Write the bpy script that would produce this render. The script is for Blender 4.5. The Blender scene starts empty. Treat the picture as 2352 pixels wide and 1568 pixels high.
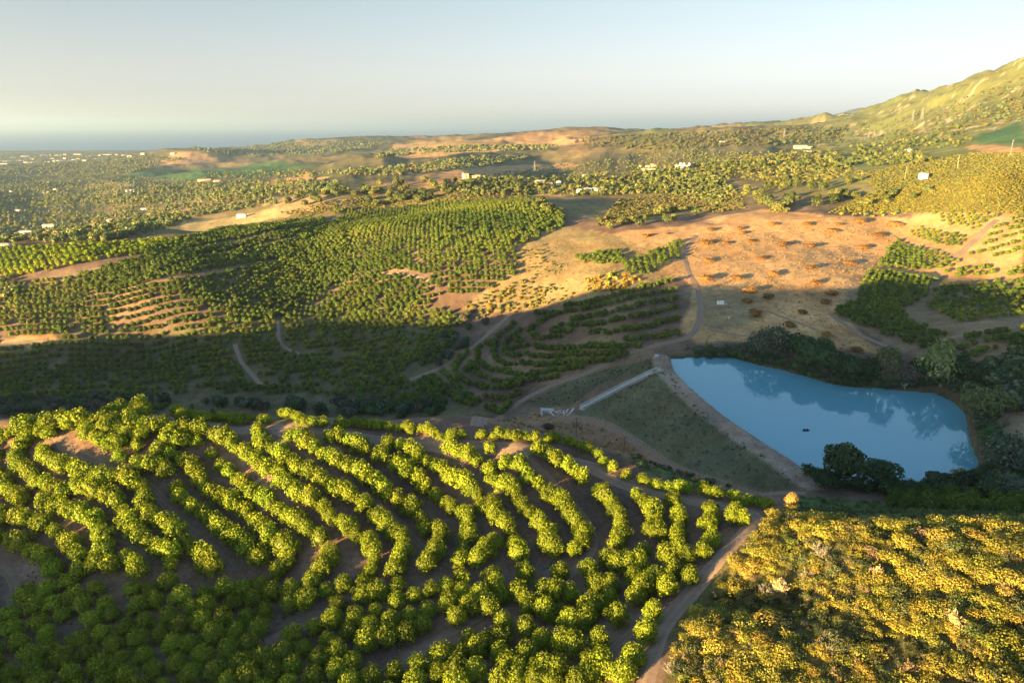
import bpy, bmesh, math, random
import numpy as np
from mathutils import Vector, Matrix

# ------------------------------------------------------------------ camera, sky, sun, exposure
scene = bpy.context.scene
COL = scene.collection
PITCH = math.radians(17.49)
CP, SP = math.cos(PITCH), math.sin(PITCH)
cam = bpy.data.cameras.new('camera')
cam.sensor_width = 36.0
cam.lens = 24.0
cam.clip_start = 1.0
cam.clip_end = 300000.0
cam_ob = bpy.data.objects.new('camera', cam)
COL.objects.link(cam_ob)
cam_ob.location = (0, 0, 0)
cam_ob.rotation_euler = (math.radians(90) - PITCH, 0, 0)
scene.camera = cam_ob

SUN_ELEV = math.radians(4.2)
SUN_D = Vector((0.766, 0.643, 0)).normalized()        # the way the shadows run over the ground
sun_from = Vector((-SUN_D.x * math.cos(SUN_ELEV), -SUN_D.y * math.cos(SUN_ELEV), math.sin(SUN_ELEV)))
world = bpy.data.worlds.new('World')
scene.world = world
world.use_nodes = True
wn = world.node_tree
bg = wn.nodes['Background']
sky = wn.nodes.new('ShaderNodeTexSky')
sky.sky_type = 'NISHITA'
sky.sun_disc = False
sky.sun_elevation = SUN_ELEV
sky.sun_rotation = math.atan2(sun_from.x, sun_from.y)
sky.altitude = 300
sky.air_density = 0.5
sky.dust_density = 0.45
sky.ozone_density = 1.1
bg.inputs['Strength'].default_value = 0.05
pale = wn.nodes.new('ShaderNodeHueSaturation')          # takes some of the blue out and brightens the sky
pale.inputs['Saturation'].default_value = 0.50
pale.inputs['Value'].default_value = 1.32
wn.links.new(sky.outputs['Color'], pale.inputs['Color'])
# sky tint by elevation: bluer and raised overhead to fill the shaded ground
tc_ = wn.nodes.new('ShaderNodeTexCoord'); sep_ = wn.nodes.new('ShaderNodeSeparateXYZ'); rmp = wn.nodes.new('ShaderNodeValToRGB')
wn.links.new(tc_.outputs['Generated'], sep_.inputs['Vector']); wn.links.new(sep_.outputs['Z'], rmp.inputs['Fac'])
rmp.color_ramp.elements[0].position = 0.0; rmp.color_ramp.elements[0].color = (0.54, 0.45, 0.45, 1)
rmp.color_ramp.elements[1].position = 0.75; rmp.color_ramp.elements[1].color = (0.66, 1.06, 1.45, 1)
for ps_, c_ in ((0.07, (0.60, 0.52, 0.46, 1)), (0.23, (0.56, 0.67, 0.61, 1)), (0.45, (0.76, 1.08, 1.28, 1))):
    rmp.color_ramp.elements.new(ps_).color = c_
cool = wn.nodes.new('ShaderNodeMix'); cool.data_type = 'RGBA'; cool.blend_type = 'MULTIPLY'
cool.inputs['Factor'].default_value = 1.0
wn.links.new(pale.outputs['Color'], cool.inputs['A']); wn.links.new(rmp.outputs['Color'], cool.inputs['B'])
wn.links.new(cool.outputs['Result'], bg.inputs['Color'])

sun = bpy.data.lights.new('sun', 'SUN')
sun.energy = 5.0
sun.angle = math.radians(0.5)
sun.color = (1.0, 0.67, 0.27)
sun_ob = bpy.data.objects.new('sun', sun)
COL.objects.link(sun_ob)
sun_ob.rotation_euler = sun_from.to_track_quat('Z', 'Y').to_euler()

scene.view_settings.view_transform = 'Standard'
scene.view_settings.look = 'None'
scene.view_settings.exposure = 2.88
scene.view_settings.gamma = 1.0
scene.view_settings.use_curve_mapping = False
scene.cycles.max_bounces = 5
scene.cycles.diffuse_bounces = 3
scene.cycles.glossy_bounces = 2
scene.cycles.transmission_bounces = 2
scene.cycles.volume_bounces = 0
scene.cycles.transparent_max_bounces = 8

rng = np.random.default_rng(7)

# ------------------------------------------------------------------ small numeric helpers
def ray(u, v):
    """direction of the sight line through (u, v) on the 2352 x 1568 print, scaled to y = 1"""
    a = np.asarray(u, float) - 1176.0
    b = 784.0 - np.asarray(v, float)
    y = 1568 * CP + b * SP
    z = -1568 * SP + b * CP
    return a / y, z / y

def hash2(ix, iy, seed):
    h = (ix.astype(np.int64) * 374761393 + iy.astype(np.int64) * 668265263 + seed * 1442695041) & 0xFFFFFFFF
    h = ((h ^ (h >> 13)) * 1274126177) & 0xFFFFFFFF
    return ((h ^ (h >> 16)) & 0xFFFF) / 65535.0

def noise(x, y, s, seed=0):
    x = x / s; y = y / s
    ix = np.floor(x); iy = np.floor(y)
    fx = x - ix; fy = y - iy
    fx = fx * fx * (3 - 2 * fx); fy = fy * fy * (3 - 2 * fy)
    a = hash2(ix, iy, seed); b = hash2(ix + 1, iy, seed)
    c = hash2(ix, iy + 1, seed); d = hash2(ix + 1, iy + 1, seed)
    return (a + (b - a) * fx) * (1 - fy) + (c + (d - c) * fx) * fy - 0.5

def fbm(x, y, s, octv=4, seed=0, gain=0.5):
    r = 0; amp = 1.0
    for k in range(octv):
        r = r + amp * noise(x * 0.8 - y * 0.6, x * 0.6 + y * 0.8, s / 2 ** k, seed + 17 * k)
        x, y = y + 13.7 * s, x - 7.1 * s
        amp *= gain
    return r

def ridged(x, y, s, octv=4, seed=0):
    r = 0; amp = 1.0
    for k in range(octv):
        n = noise(x * 0.8 - y * 0.6, x * 0.6 + y * 0.8, s / 2 ** k, seed + 31 * k)
        r = r + amp * (0.5 - np.abs(n) * 2)
        x, y = y + 3.7 * s, x - 5.1 * s
        amp *= 0.5
    return r

def smooth(a, b, x):
    t = np.clip((x - a) / (b - a), 0, 1)
    return t * t * (3 - 2 * t)

def in_poly(px, py, poly):
    poly = np.asarray(poly, float)
    inside = np.zeros(px.shape, bool)
    lo, hi = poly.min(0), poly.max(0)
    m = (px >= lo[0]) & (px <= hi[0]) & (py >= lo[1]) & (py <= hi[1])
    x = px[m]; y = py[m]; r = np.zeros(x.shape, bool)
    j = len(poly) - 1
    for i in range(len(poly)):
        xi, yi = poly[i]; xj, yj = poly[j]
        if yi != yj:
            c = ((yi > y) != (yj > y)) & (x < (xj - xi) * (y - yi) / (yj - yi) + xi)
            r ^= c
        j = i
    inside[m] = r
    return inside

def poly_dist(px, py, line, closed=False, pad=1e9):
    """distance of points from a polyline; points farther than pad from its box are left at pad"""
    line = np.asarray(line, float)
    out = np.full(px.shape, pad)
    lo, hi = line.min(0) - min(pad, 1e7), line.max(0) + min(pad, 1e7)
    m = (px >= lo[0]) & (px <= hi[0]) & (py >= lo[1]) & (py <= hi[1])
    x = px[m]; y = py[m]; d = np.full(x.shape, pad)
    n = len(line)
    for i in range(n if closed else n - 1):
        a = line[i]; b = line[(i + 1) % n]
        ab = b - a; L = max(ab @ ab, 1e-9)
        t = np.clip(((x - a[0]) * ab[0] + (y - a[1]) * ab[1]) / L, 0, 1)
        d = np.minimum(d, np.hypot(x - a[0] - t * ab[0], y - a[1] - t * ab[1]))
    out[m] = d
    return out

# ------------------------------------------------------------------ the lie of the land
# sight lines (u, v) with the height of the ground they meet, or its distance when heights say little
CZ = """
-200 1568 -79;0 1568 -79;500 1568 -78;1000 1568 -76;1400 1568 -71;1550 1568 -67;1800 1568 -64;2100 1568 -63;2352 1568 -62;2600 1568 -61;
0 1400 -79;600 1400 -79;1200 1400 -77;1500 1400 -71;1650 1400 -66;1800 1400 -63;2100 1400 -61;2352 1400 -60;
0 1300 -78;600 1300 -78.5;1200 1300 -77.5;1500 1300 -73;1650 1300 -68;1900 1300 -60.8;2200 1300 -58.5;2352 1300 -57.5;
0 1200 -74.5;600 1200 -74;1200 1200 -74;1600 1200 -71.5;1760 1200 -67.5;2000 1210 -59.2;2300 1210 -57.8;
0 1100 -71;500 1100 -70.5;1000 1100 -70.5;1400 1100 -70.5;1600 1120 -71;1780 1165 -69;
0 1020 -66;500 1020 -65.2;1000 1020 -65.2;1300 1045 -67.5;
0 980 -62.8;200 965 -61.8;430 950 -61;700 962 -61.5;1000 978 -62.3;1200 992 -63.8;1400 1030 -67;1550 1085 -71;1700 1130 -72;
0 950 -157;400 920 -156;700 930 -150;1000 950 -142;1130 955 -136;
1320 950 -128;1250 985 -129;1400 1010 -126;1500 1060 -122;1620 1105 -116;1750 1130 -108;1850 1120 -103.6;
0 850 -152;350 850 -152;700 850 -148;1000 850 -141;1200 850 -133;1300 870 -126;
0 780 -139;350 780 -142;700 780 -139;1000 780 -134;1200 780 -126;1400 780 -111;1550 790 -106;
0 700 -123;350 700 -121;700 700 -127;1000 700 -121;1170 700 -118;1250 680 -112;1420 700 -101;1560 700 -98;
0 640 -112;400 640 -108;750 640 -116;1000 640 -108;1150 640 -105;1350 640 -98;1560 640 -93;
0 580 -101;300 580 -100;700 580 -104;850 580 -102;1000 580 -96;1200 580 -92;1400 580 -89;1560 580 -86;
0 565 -98;300 520 -98;600 520 -92;900 520 -88;1200 520 -82;1400 520 -78;1600 520 -77;
100 533 -165;400 515 -120;450 500 -125;600 480 -112;300 480 -175;100 450 -195;400 430 -195;200 400 -220;200 370 -250;100 350 -285;
750 450 -84;950 430 -77;1200 465 -73;1300 455 -80;1085 408 -68;1350 430 -74;1500 385 -62;1600 400 -64;1700 440 -69;1500 480 -78;1650 480 -73;1900 500 -70;1700 520 -75;
1840 345 -42;1950 400 -52;2120 412 -47;2120 470 -61;2300 400 -36;2352 340 -20;2250 335 -25;2352 450 -52;2250 500 -63;2352 540 -70;
2100 560 -82;2100 520 -74;2300 620 -88;2000 640 -90.5;2250 700 -94;2000 720 -97;1800 700 -96.5;1650 720 -99;1700 790 -103;1900 770 -98;2000 800 -101;2200 780 -94;
2100 860 -103.5;2300 840 -97;2352 900 -97;2352 1000 -98;2352 1100 -99;2250 1150 -98;2050 1140 -103;2352 1170 -92;
1700 850 -107;1900 950 -107;2100 1000 -107;
900 395 -95;1000 370 -110;1200 355 -90;1300 340 -75;1200 325 -70;1250 310 -50;1000 325 -90;850 325 -110;700 332 -150;
430 348 -165;350 378 -200;600 362 -190;700 390 -130;550 410 -150;600 440 -118;1500 335 -60;1700 330 -50
"""
CY = """
1500 304 6000;1700 289 6500;1860 282 5000;1990 245 2900;2100 233 2800;2190 215 2600;2260 195 2400;2352 143 2200;2600 40 2200;
2100 300 1800;2300 290 1300;2200 260 1900;1990 300 2200;1930 330 1700;2100 345 1200;1900 286 3300;1800 292 3600;1935 272 2900;1850 291 2600;1930 300 2500;2352 300 1000;1350 304 5200
"""
CXYZ = [(-60, 30, -80), (0, 30, -76), (30, 30, -70), (60, 30, -67), (-60, 12, -80), (0, 12, -78), (40, 12, -70)]
for r_, zs in ((-1.2, (-66, -67, -72, -98, -124, -140)), (-0.95, (-64, -70, -78, -104, -128, -150)), (-0.8, (-64, -76, -90, -108, -130, -152)), (-0.5, (-65, -75, -90, -108, -132, -150)), (-0.2, (-66, -75, -90, -108, -130, -144)), (0.03, (-68, -76, -92, -110, -128, -135))):  # outermost profiles: unseen shoulder left of frame, raised for the shade it casts
    for yy, zz in zip((145, 165, 190, 220, 260, 305), zs):
        CXYZ.append((r_ * yy, yy, zz))
for yy, zz in ((160, -86), (190, -104), (220, -116)):
    CXYZ.append((0.16 * yy, yy, zz))
for yy, zz in ((145, -84), (165, -100), (190, -113)):
    CXYZ.append((0.30 * yy, yy, zz))
for yy, zz in ((130, -81), (150, -96), (168, -103)):
    CXYZ.append((0.43 * yy, yy, zz))
for yy, zz in ((115, -71), (135, -83), (152, -93)):
    CXYZ.append((0.62 * yy, yy, zz))
for yy, zz in ((60, -48), (100, -62), (150, -88), (200, -97), (300, -84), (400, -60), (700, -10), (1300, 90), (2500, 240), (5000, 260), (15000, -200)):
    CXYZ.append((1.2 * yy, yy, zz))
for r_ in (-1.7, -2.2):  # unseen land farther left, heights chosen for its shade over the valley
    for yy, zz in ((60, -84), (100, -86), (150, -92), (200, -104), (250, -118), (320, -132), (500, -142), (1000, -175)):
        CXYZ.append((r_ * yy, yy, zz))
for yy, zz in ((50, -78), (100, -80), (400, -150), (470, -138), (580, -112), (800, -150), (1200, -170), (2200, -205), (5000, -262), (9000, -299)):
    CXYZ.append((-1.2 * yy, yy, zz))
for x_, y_, z_ in ((-600, 760, -140), (-350, 760, -128), (-420, 1000, -160), (-150, 800, -100), (-7000, 9130, -299), (-4000, 9300, -299), (-2500, 9500, -296), (-1500, 9000, -230), (0, 9000, -150),
                   (2500, 9500, -120), (6000, 9000, 60), (-5000, 13000, -330), (0, 14000, -330), (6000, 14000, -260), (-9000, 20000, -340), (0, 20000, -340), (9000, 20000, -330),
                   (6500, 12500, 90), (1000, 4000, 250), (0, 6500, -70), (-1200, 7500, -140), (60, 1300, -110), (150, 1700, -105), (350, 1900, -80)):
    if (x_, y_) != (1000, 4000):
        CXYZ.append((x_, y_, z_))

def control_points():
    P = []
    for line in CZ.replace('\n', '').split(';'):
        if line.strip():
            u, v, z = map(float, line.split())
            rx, s = ray(u, v)
            P.append((rx * z / s, z / s, z))
    for line in CY.replace('\n', '').split(';'):
        if line.strip():
            u, v, y = map(float, line.split())
            rx, s = ray(u, v)
            P.append((rx * y, y, s * y))
    P += CXYZ
    return np.array(P, float)

PTS = control_points()
def to_ab(x, y):
    return x / y, np.log(y)
PA, PB = to_ab(PTS[:, 0], PTS[:, 1])
MQ = 0.05
def kern(r2):
    return -np.sqrt(r2 + MQ * MQ)
n_ = len(PTS)
K_ = kern((PA[:, None] - PA[None]) ** 2 + (PB[:, None] - PB[None]) ** 2)
A_ = np.zeros((n_ + 1, n_ + 1))
A_[:n_, :n_] = K_ + np.eye(n_) * 0.004
A_[:n_, n_] = 1; A_[n_, :n_] = 1
W_ = np.linalg.solve(A_, np.concatenate([PTS[:, 2], [0]]))

# the pond and its dam: outlines on the water line
ZW = -105.5
def at_z(u, v, z):
    rx, s = ray(u, v)
    return (rx * z / s, z / s)
POND_UV = [(1545, 826), (1600, 823), (1690, 824), (1745, 838), (1800, 848), (1840, 862), (1900, 882), (1950, 890), (2010, 893), (2080, 895), (2150, 900), (2195, 922),
           (2225, 950), (2232, 990), (2240, 1025), (2256, 1060), (2258, 1092), (2225, 1112), (2110, 1125), (2000, 1120), (1920, 1112), (1873, 1092), (1800, 1045), (1720, 990), (1650, 945), (1590, 900), (1555, 860)]
POND = np.array([at_z(u, v, ZW) for u, v in POND_UV])
CREST_UV = [(1518, 818), (1528, 850), (1570, 895), (1640, 955), (1710, 1005), (1790, 1055), (1862, 1108)]
CREST = np.array([at_z(u, v, -103.3) for u, v in CREST_UV])

DAMSIDE = np.concatenate([CREST, [(95, 165), (60, 175), (20, 215), (0, 270), (40, 300)]])

BUMPS = [(1880, 84, -4.0, 7), (430, 4300, 62, 260), (575, 4700, 34, 260), (760, 5500, 36, 400), (900, 4500, 36, 330), (1250, 3300, 28, 200), (1020, 3000, 22, 200), (1400, 2900, 20, 110), (1480, 2300, 17, 90), (1560, 2800, 22, 110), (1640, 2250, 18, 90), (1720, 2650, 22, 100), (1800, 2200, 18, 80), (1880, 2500, 20, 90), (1330, 4300, 30, 260), (640, 2900, 26, 200), (860, 2100, 18, 140), (1540, 3600, 26, 160), (1690, 3500, 26, 150), (1830, 3300, 24, 130)]

def height(x, y):
    sh = x.shape
    x = x.ravel(); y = y.ravel()
    a, b = to_ab(x, y)
    z = np.empty_like(x)
    for i in range(0, len(x), 60000):
        aa = a[i:i + 60000, None]; bb = b[i:i + 60000, None]
        z[i:i + 60000] = kern((aa - PA) ** 2 + (bb - PB) ** 2) @ W_[:n_] + W_[n_]
    # spurs and gullies, growing with the size of the hills
    far = smooth(800, 2500, y)
    amp = smooth(100, 700, y) * 2.5 + far * 36 * smooth(-300, -190, z) + (18 + 46 * smooth(0.38, 0.6, a)) * smooth(-0.15, 0.35, a) * smooth(1300, 2600, y) * smooth(9000, 6000, y)
    z = z + amp * (ridged(x, y, 260 + 340 * far, 5, 3) - 0.35) * smooth(150, 400, y)
    z = z + 2.2 * smooth(400, 500, y) * smooth(1100, 800, y) * smooth(90, -10, x) * (ridged(x * 0.9 + y * 0.3, y * 0.8 - x * 0.2, 150, 3, 71) - 0.3)
    for u_, y_, h_, r_ in BUMPS:
        z = z + h_ * np.exp(-(((x - (u_ - 1176) / 1620 * y_) / (1.5 * r_)) ** 2 + ((y - y_) / r_) ** 2))
    z = z + fbm(x, y, 60, 3, 9) * (1.2 + 1.2 * smooth(150, 600, y))
    z = z + fbm(x, y, 9, 3, 5) * 0.5
    near = y < 420
    xs, ys, zs = x[near], y[near], z[near]
    d = poly_dist(xs, ys, POND, True, 60)
    ins = in_poly(xs, ys, POND)
    d = np.where(ins, -d, d)
    # keep land above the water, carve the bed
    zs = np.where(d > 0, np.maximum(zs, ZW + 0.15 + 0.22 * np.minimum(d, 6) - 2.5 * np.maximum(d - 7, 0)), zs)
    zs = np.where(d < 0, np.minimum(zs, ZW - 0.15 + np.maximum(d, -10) * 0.3), zs)
    dc = poly_dist(xs, ys, CREST, False, 75)
    top = ZW + 2.3
    face = top - 0.52 * np.maximum(dc - 4.2, 0) - 60 * (dc > 74)
    # the downstream side only: left of the crest line, and between its two ends
    side = in_poly(xs, ys, DAMSIDE)
    zs = np.where(side & (d > 0), np.maximum(zs, face), zs)
    w = smooth(4.8, 2.6, dc)
    zs = zs * (1 - w) + top * w
    z[near] = zs
    return z.reshape(sh)

# terrain sheet: a fan of rows that widen with distance
NA, YS = 1501, []
y_ = 20.0
while y_ < 26000:
    YS.append(y_)
    y_ *= 1.0065 if y_ < 420 else (1.0085 if y_ < 1500 else 1.013)
YS = np.array(YS)
AS = np.linspace(-2.2, 1.25, NA)
LY = np.log(YS)
GX = AS[None, :] * YS[:, None]
GY = np.repeat(YS[:, None], NA, 1)
GZ = height(GX, GY)

def ground(x, y):
    """bilinear height of the terrain sheet"""
    x = np.asarray(x, float); y = np.asarray(y, float)
    yy = np.clip(y, YS[0], YS[-2])
    j = np.clip(np.searchsorted(YS, yy) - 1, 0, len(YS) - 2)
    fy = (yy - YS[j]) / (YS[j + 1] - YS[j])
    def row(k):
        a = np.clip((x / YS[k] - AS[0]) / (AS[1] - AS[0]), 0, NA - 1.001)
        i = a.astype(int); f = a - i
        return GZ[k, i] * (1 - f) + GZ[k, i + 1] * f
    return row(j) * (1 - fy) + row(j + 1) * fy

def hit(u, v, lift=0.0):
    """points where sight lines first meet the ground raised by lift"""
    u = np.atleast_1d(np.asarray(u, float)); v = np.atleast_1d(np.asarray(v, float))
    rx, s = ray(u, v)
    ym = YS[::1]
    g = np.stack([ground(r * ym, ym) + lift - k * ym for r, k in zip(rx, s)])
    up = g > 0
    first = np.argmax(up, 1)
    first = np.where(up.any(1), first, len(ym) - 1)
    first = np.clip(first, 1, None)
    k = np.arange(len(u))
    g1 = g[k, first]; g0 = g[k, first - 1]
    f = np.clip(-g0 / np.where(np.abs(g1 - g0) < 1e-9, 1e-9, g1 - g0), 0, 1)
    y = ym[first - 1] * (1 - f) + ym[first] * f
    return np.stack([rx * y, y, ground(rx * y, y)], 1)

def project(x, y, z):
    dep = y * CP - z * SP
    return 1176 + 1568 * x / dep, 784 - 1568 * (y * SP + z * CP) / dep

# ------------------------------------------------------------------ mesh and material helpers
def np_mesh(name, verts, faces, col=None, smooth_=False, mat=None):
    """faces: an (n, k) array or a list of such arrays"""
    me = bpy.data.meshes.new(name)
    fl = faces if isinstance(faces, list) else [faces]
    me.vertices.add(len(verts))
    me.vertices.foreach_set('co', np.asarray(verts, np.float32).ravel())
    tot = sum(f.size for f in fl); nf = sum(len(f) for f in fl)
    me.loops.add(tot)
    me.loops.foreach_set('vertex_index', np.concatenate([f.ravel() for f in fl]).astype(np.int32))
    me.polygons.add(nf)
    starts = []; s = 0
    for f in fl:
        starts.append(s + np.arange(len(f)) * f.shape[1]); s += f.size
    me.polygons.foreach_set('loop_start', np.concatenate(starts).astype(np.int32))
    me.polygons.foreach_set('use_smooth', np.full(nf, smooth_))
    me.update(calc_edges=True)
    if col is not None:
        a = me.attributes.new('col', 'FLOAT_COLOR', 'POINT')
        c = np.ones((len(verts), 4), np.float32); c[:, :3] = col
        a.data.foreach_set('color', c.ravel())
    if mat:
        me.materials.append(mat)
    return me

def link(name, me, parent=None, loc=None, rotz=0.0, scale=None):
    o = bpy.data.objects.new(name, me)
    COL.objects.link(o)
    if parent: o.parent = parent
    if loc is not None: o.location = tuple(float(c) for c in loc)
    if rotz: o.rotation_euler = (0, 0, float(rotz))
    if scale is not None: o.scale = (scale,) * 3 if np.isscalar(scale) else tuple(float(c) for c in scale)
    return o

def tag(o, label=None, cat=None, group=None, kind=None):
    if label: o['label'] = label
    if cat: o['category'] = cat
    if group: o['group'] = group
    if kind: o['kind'] = kind
    return o

def empty(name, loc, rotz=0.0):
    o = bpy.data.objects.new(name, None)
    COL.objects.link(o)
    o.empty_display_size = 0.5
    o.location = tuple(float(c) for c in loc)
    o.rotation_euler = (0, 0, float(rotz))
    return o

def copy_tree(o, loc, rotz=0.0, scale=1.0):
    c = o.copy(); COL.objects.link(c)
    c.location = tuple(float(k) for k in loc); c.rotation_euler = (0, 0, float(rotz))
    c.scale = (scale,) * 3 if np.isscalar(scale) else tuple(float(k) for k in scale)
    for ch in list(o.children):
        d = ch.copy(); COL.objects.link(d); d.parent = c
        for g in list(ch.children):
            e = g.copy(); COL.objects.link(e); e.parent = d
    return c

def new_mat(name, rough=0.9, spec=0.2):
    m = bpy.data.materials.new(name)
    m.use_nodes = True
    b = m.node_tree.nodes['Principled BSDF']
    b.inputs['Roughness'].default_value = rough
    b.inputs['Specular IOR Level'].default_value = spec
    return m, m.node_tree, b

def noisy(name, c1, c2, scale=2.0, rough=0.85, spec=0.2, bump=0.0, detail=6):
    m, nt, b = new_mat(name, rough, spec)
    N, L = nt.nodes, nt.links
    tc = N.new('ShaderNodeTexCoord')
    nz = N.new('ShaderNodeTexNoise'); nz.inputs['Scale'].default_value = scale; nz.inputs['Detail'].default_value = detail
    L.new(tc.outputs['Object'], nz.inputs['Vector'])
    mx = N.new('ShaderNodeMix'); mx.data_type = 'RGBA'
    mx.inputs['A'].default_value = (*c1, 1); mx.inputs['B'].default_value = (*c2, 1)
    mr = N.new('ShaderNodeMapRange'); mr.inputs['From Min'].default_value = 0.35; mr.inputs['From Max'].default_value = 0.65
    L.new(nz.outputs['Fac'], mr.inputs['Value']); L.new(mr.outputs['Result'], mx.inputs['Factor'])
    L.new(mx.outputs['Result'], b.inputs['Base Color'])
    if bump:
        bp = N.new('ShaderNodeBump'); bp.inputs['Strength'].default_value = bump; bp.inputs['Distance'].default_value = 0.2
        L.new(nz.outputs['Fac'], bp.inputs['Height']); L.new(bp.outputs['Normal'], b.inputs['Normal'])
    return m

def leaf_mat(name, transl=0.2, var=0.25):
    """foliage: colour from the mesh's own attribute, thin leaves let a little light through"""
    m = bpy.data.materials.new(name); m.use_nodes = True
    N, L = m.node_tree.nodes, m.node_tree.links
    N.clear()
    out = N.new('ShaderNodeOutputMaterial')
    at = N.new('ShaderNodeAttribute'); at.attribute_name = 'col'
    oi = N.new('ShaderNodeObjectInfo')
    mr = N.new('ShaderNodeMapRange'); mr.inputs['To Min'].default_value = 1 - var; mr.inputs['To Max'].default_value = 1 + var
    L.new(oi.outputs['Random'], mr.inputs['Value'])
    hs = N.new('ShaderNodeHueSaturation')
    L.new(at.outputs['Color'], hs.inputs['Color']); L.new(mr.outputs['Result'], hs.inputs['Value'])
    d = N.new('ShaderNodeBsdfDiffuse'); t = N.new('ShaderNodeBsdfTranslucent')
    mx = N.new('ShaderNodeMixShader'); mx.inputs['Fac'].default_value = transl
    L.new(hs.outputs['Color'], d.inputs['Color']); L.new(hs.outputs['Color'], t.inputs['Color'])
    L.new(d.outputs[0], mx.inputs[1]); L.new(t.outputs[0], mx.inputs[2])
    g = N.new('ShaderNodeBsdfGlossy'); g.inputs['Roughness'].default_value = 0.5; g.inputs['Color'].default_value = (0.5, 0.5, 0.5, 1)
    m2 = N.new('ShaderNodeMixShader'); m2.inputs['Fac'].default_value = 0.03
    L.new(mx.outputs[0], m2.inputs[1]); L.new(g.outputs[0], m2.inputs[2])
    L.new(m2.outputs[0], out.inputs['Surface'])
    return m

M_LEAF = leaf_mat('foliage')
M_BARK = noisy('bark', (0.10, 0.075, 0.055), (0.19, 0.15, 0.12), 3.0, 0.95)
M_BARK_PALE = noisy('pale_bark', (0.34, 0.30, 0.25), (0.5, 0.45, 0.38), 3.0, 0.95)

# ------------------------------------------------------------------ ground cover
SOIL = np.array((0.17, 0.11, 0.078)); TRACK = np.array((0.31, 0.225, 0.165)); DRY = np.array((0.36, 0.25, 0.12))
STRAW = np.array((0.50, 0.295, 0.13)); SCRUB = np.array((0.16, 0.145, 0.045)); GREEN = np.array((0.085, 0.13, 0.04))
DAMG = np.array((0.125, 0.118, 0.065)); CROP = np.array((0.06, 0.12, 0.045)); ROCK = np.array((0.50, 0.36, 0.22)); RED = np.array((0.34, 0.17, 0.09))

def world_poly(uv, lift=0.0):
    uv = np.asarray(uv, float)
    # add points along long edges, so that an outline drapes over the folds
    out = []
    for i in range(len(uv)):
        a = uv[i]; b = uv[(i + 1) % len(uv)]
        k = max(1, int(np.hypot(*(b - a)) / 60))
        for t in range(k):
            out.append(a + (b - a) * t / k)
    out = np.array(out)
    return hit(out[:, 0], out[:, 1], lift)[:, :2]

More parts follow.
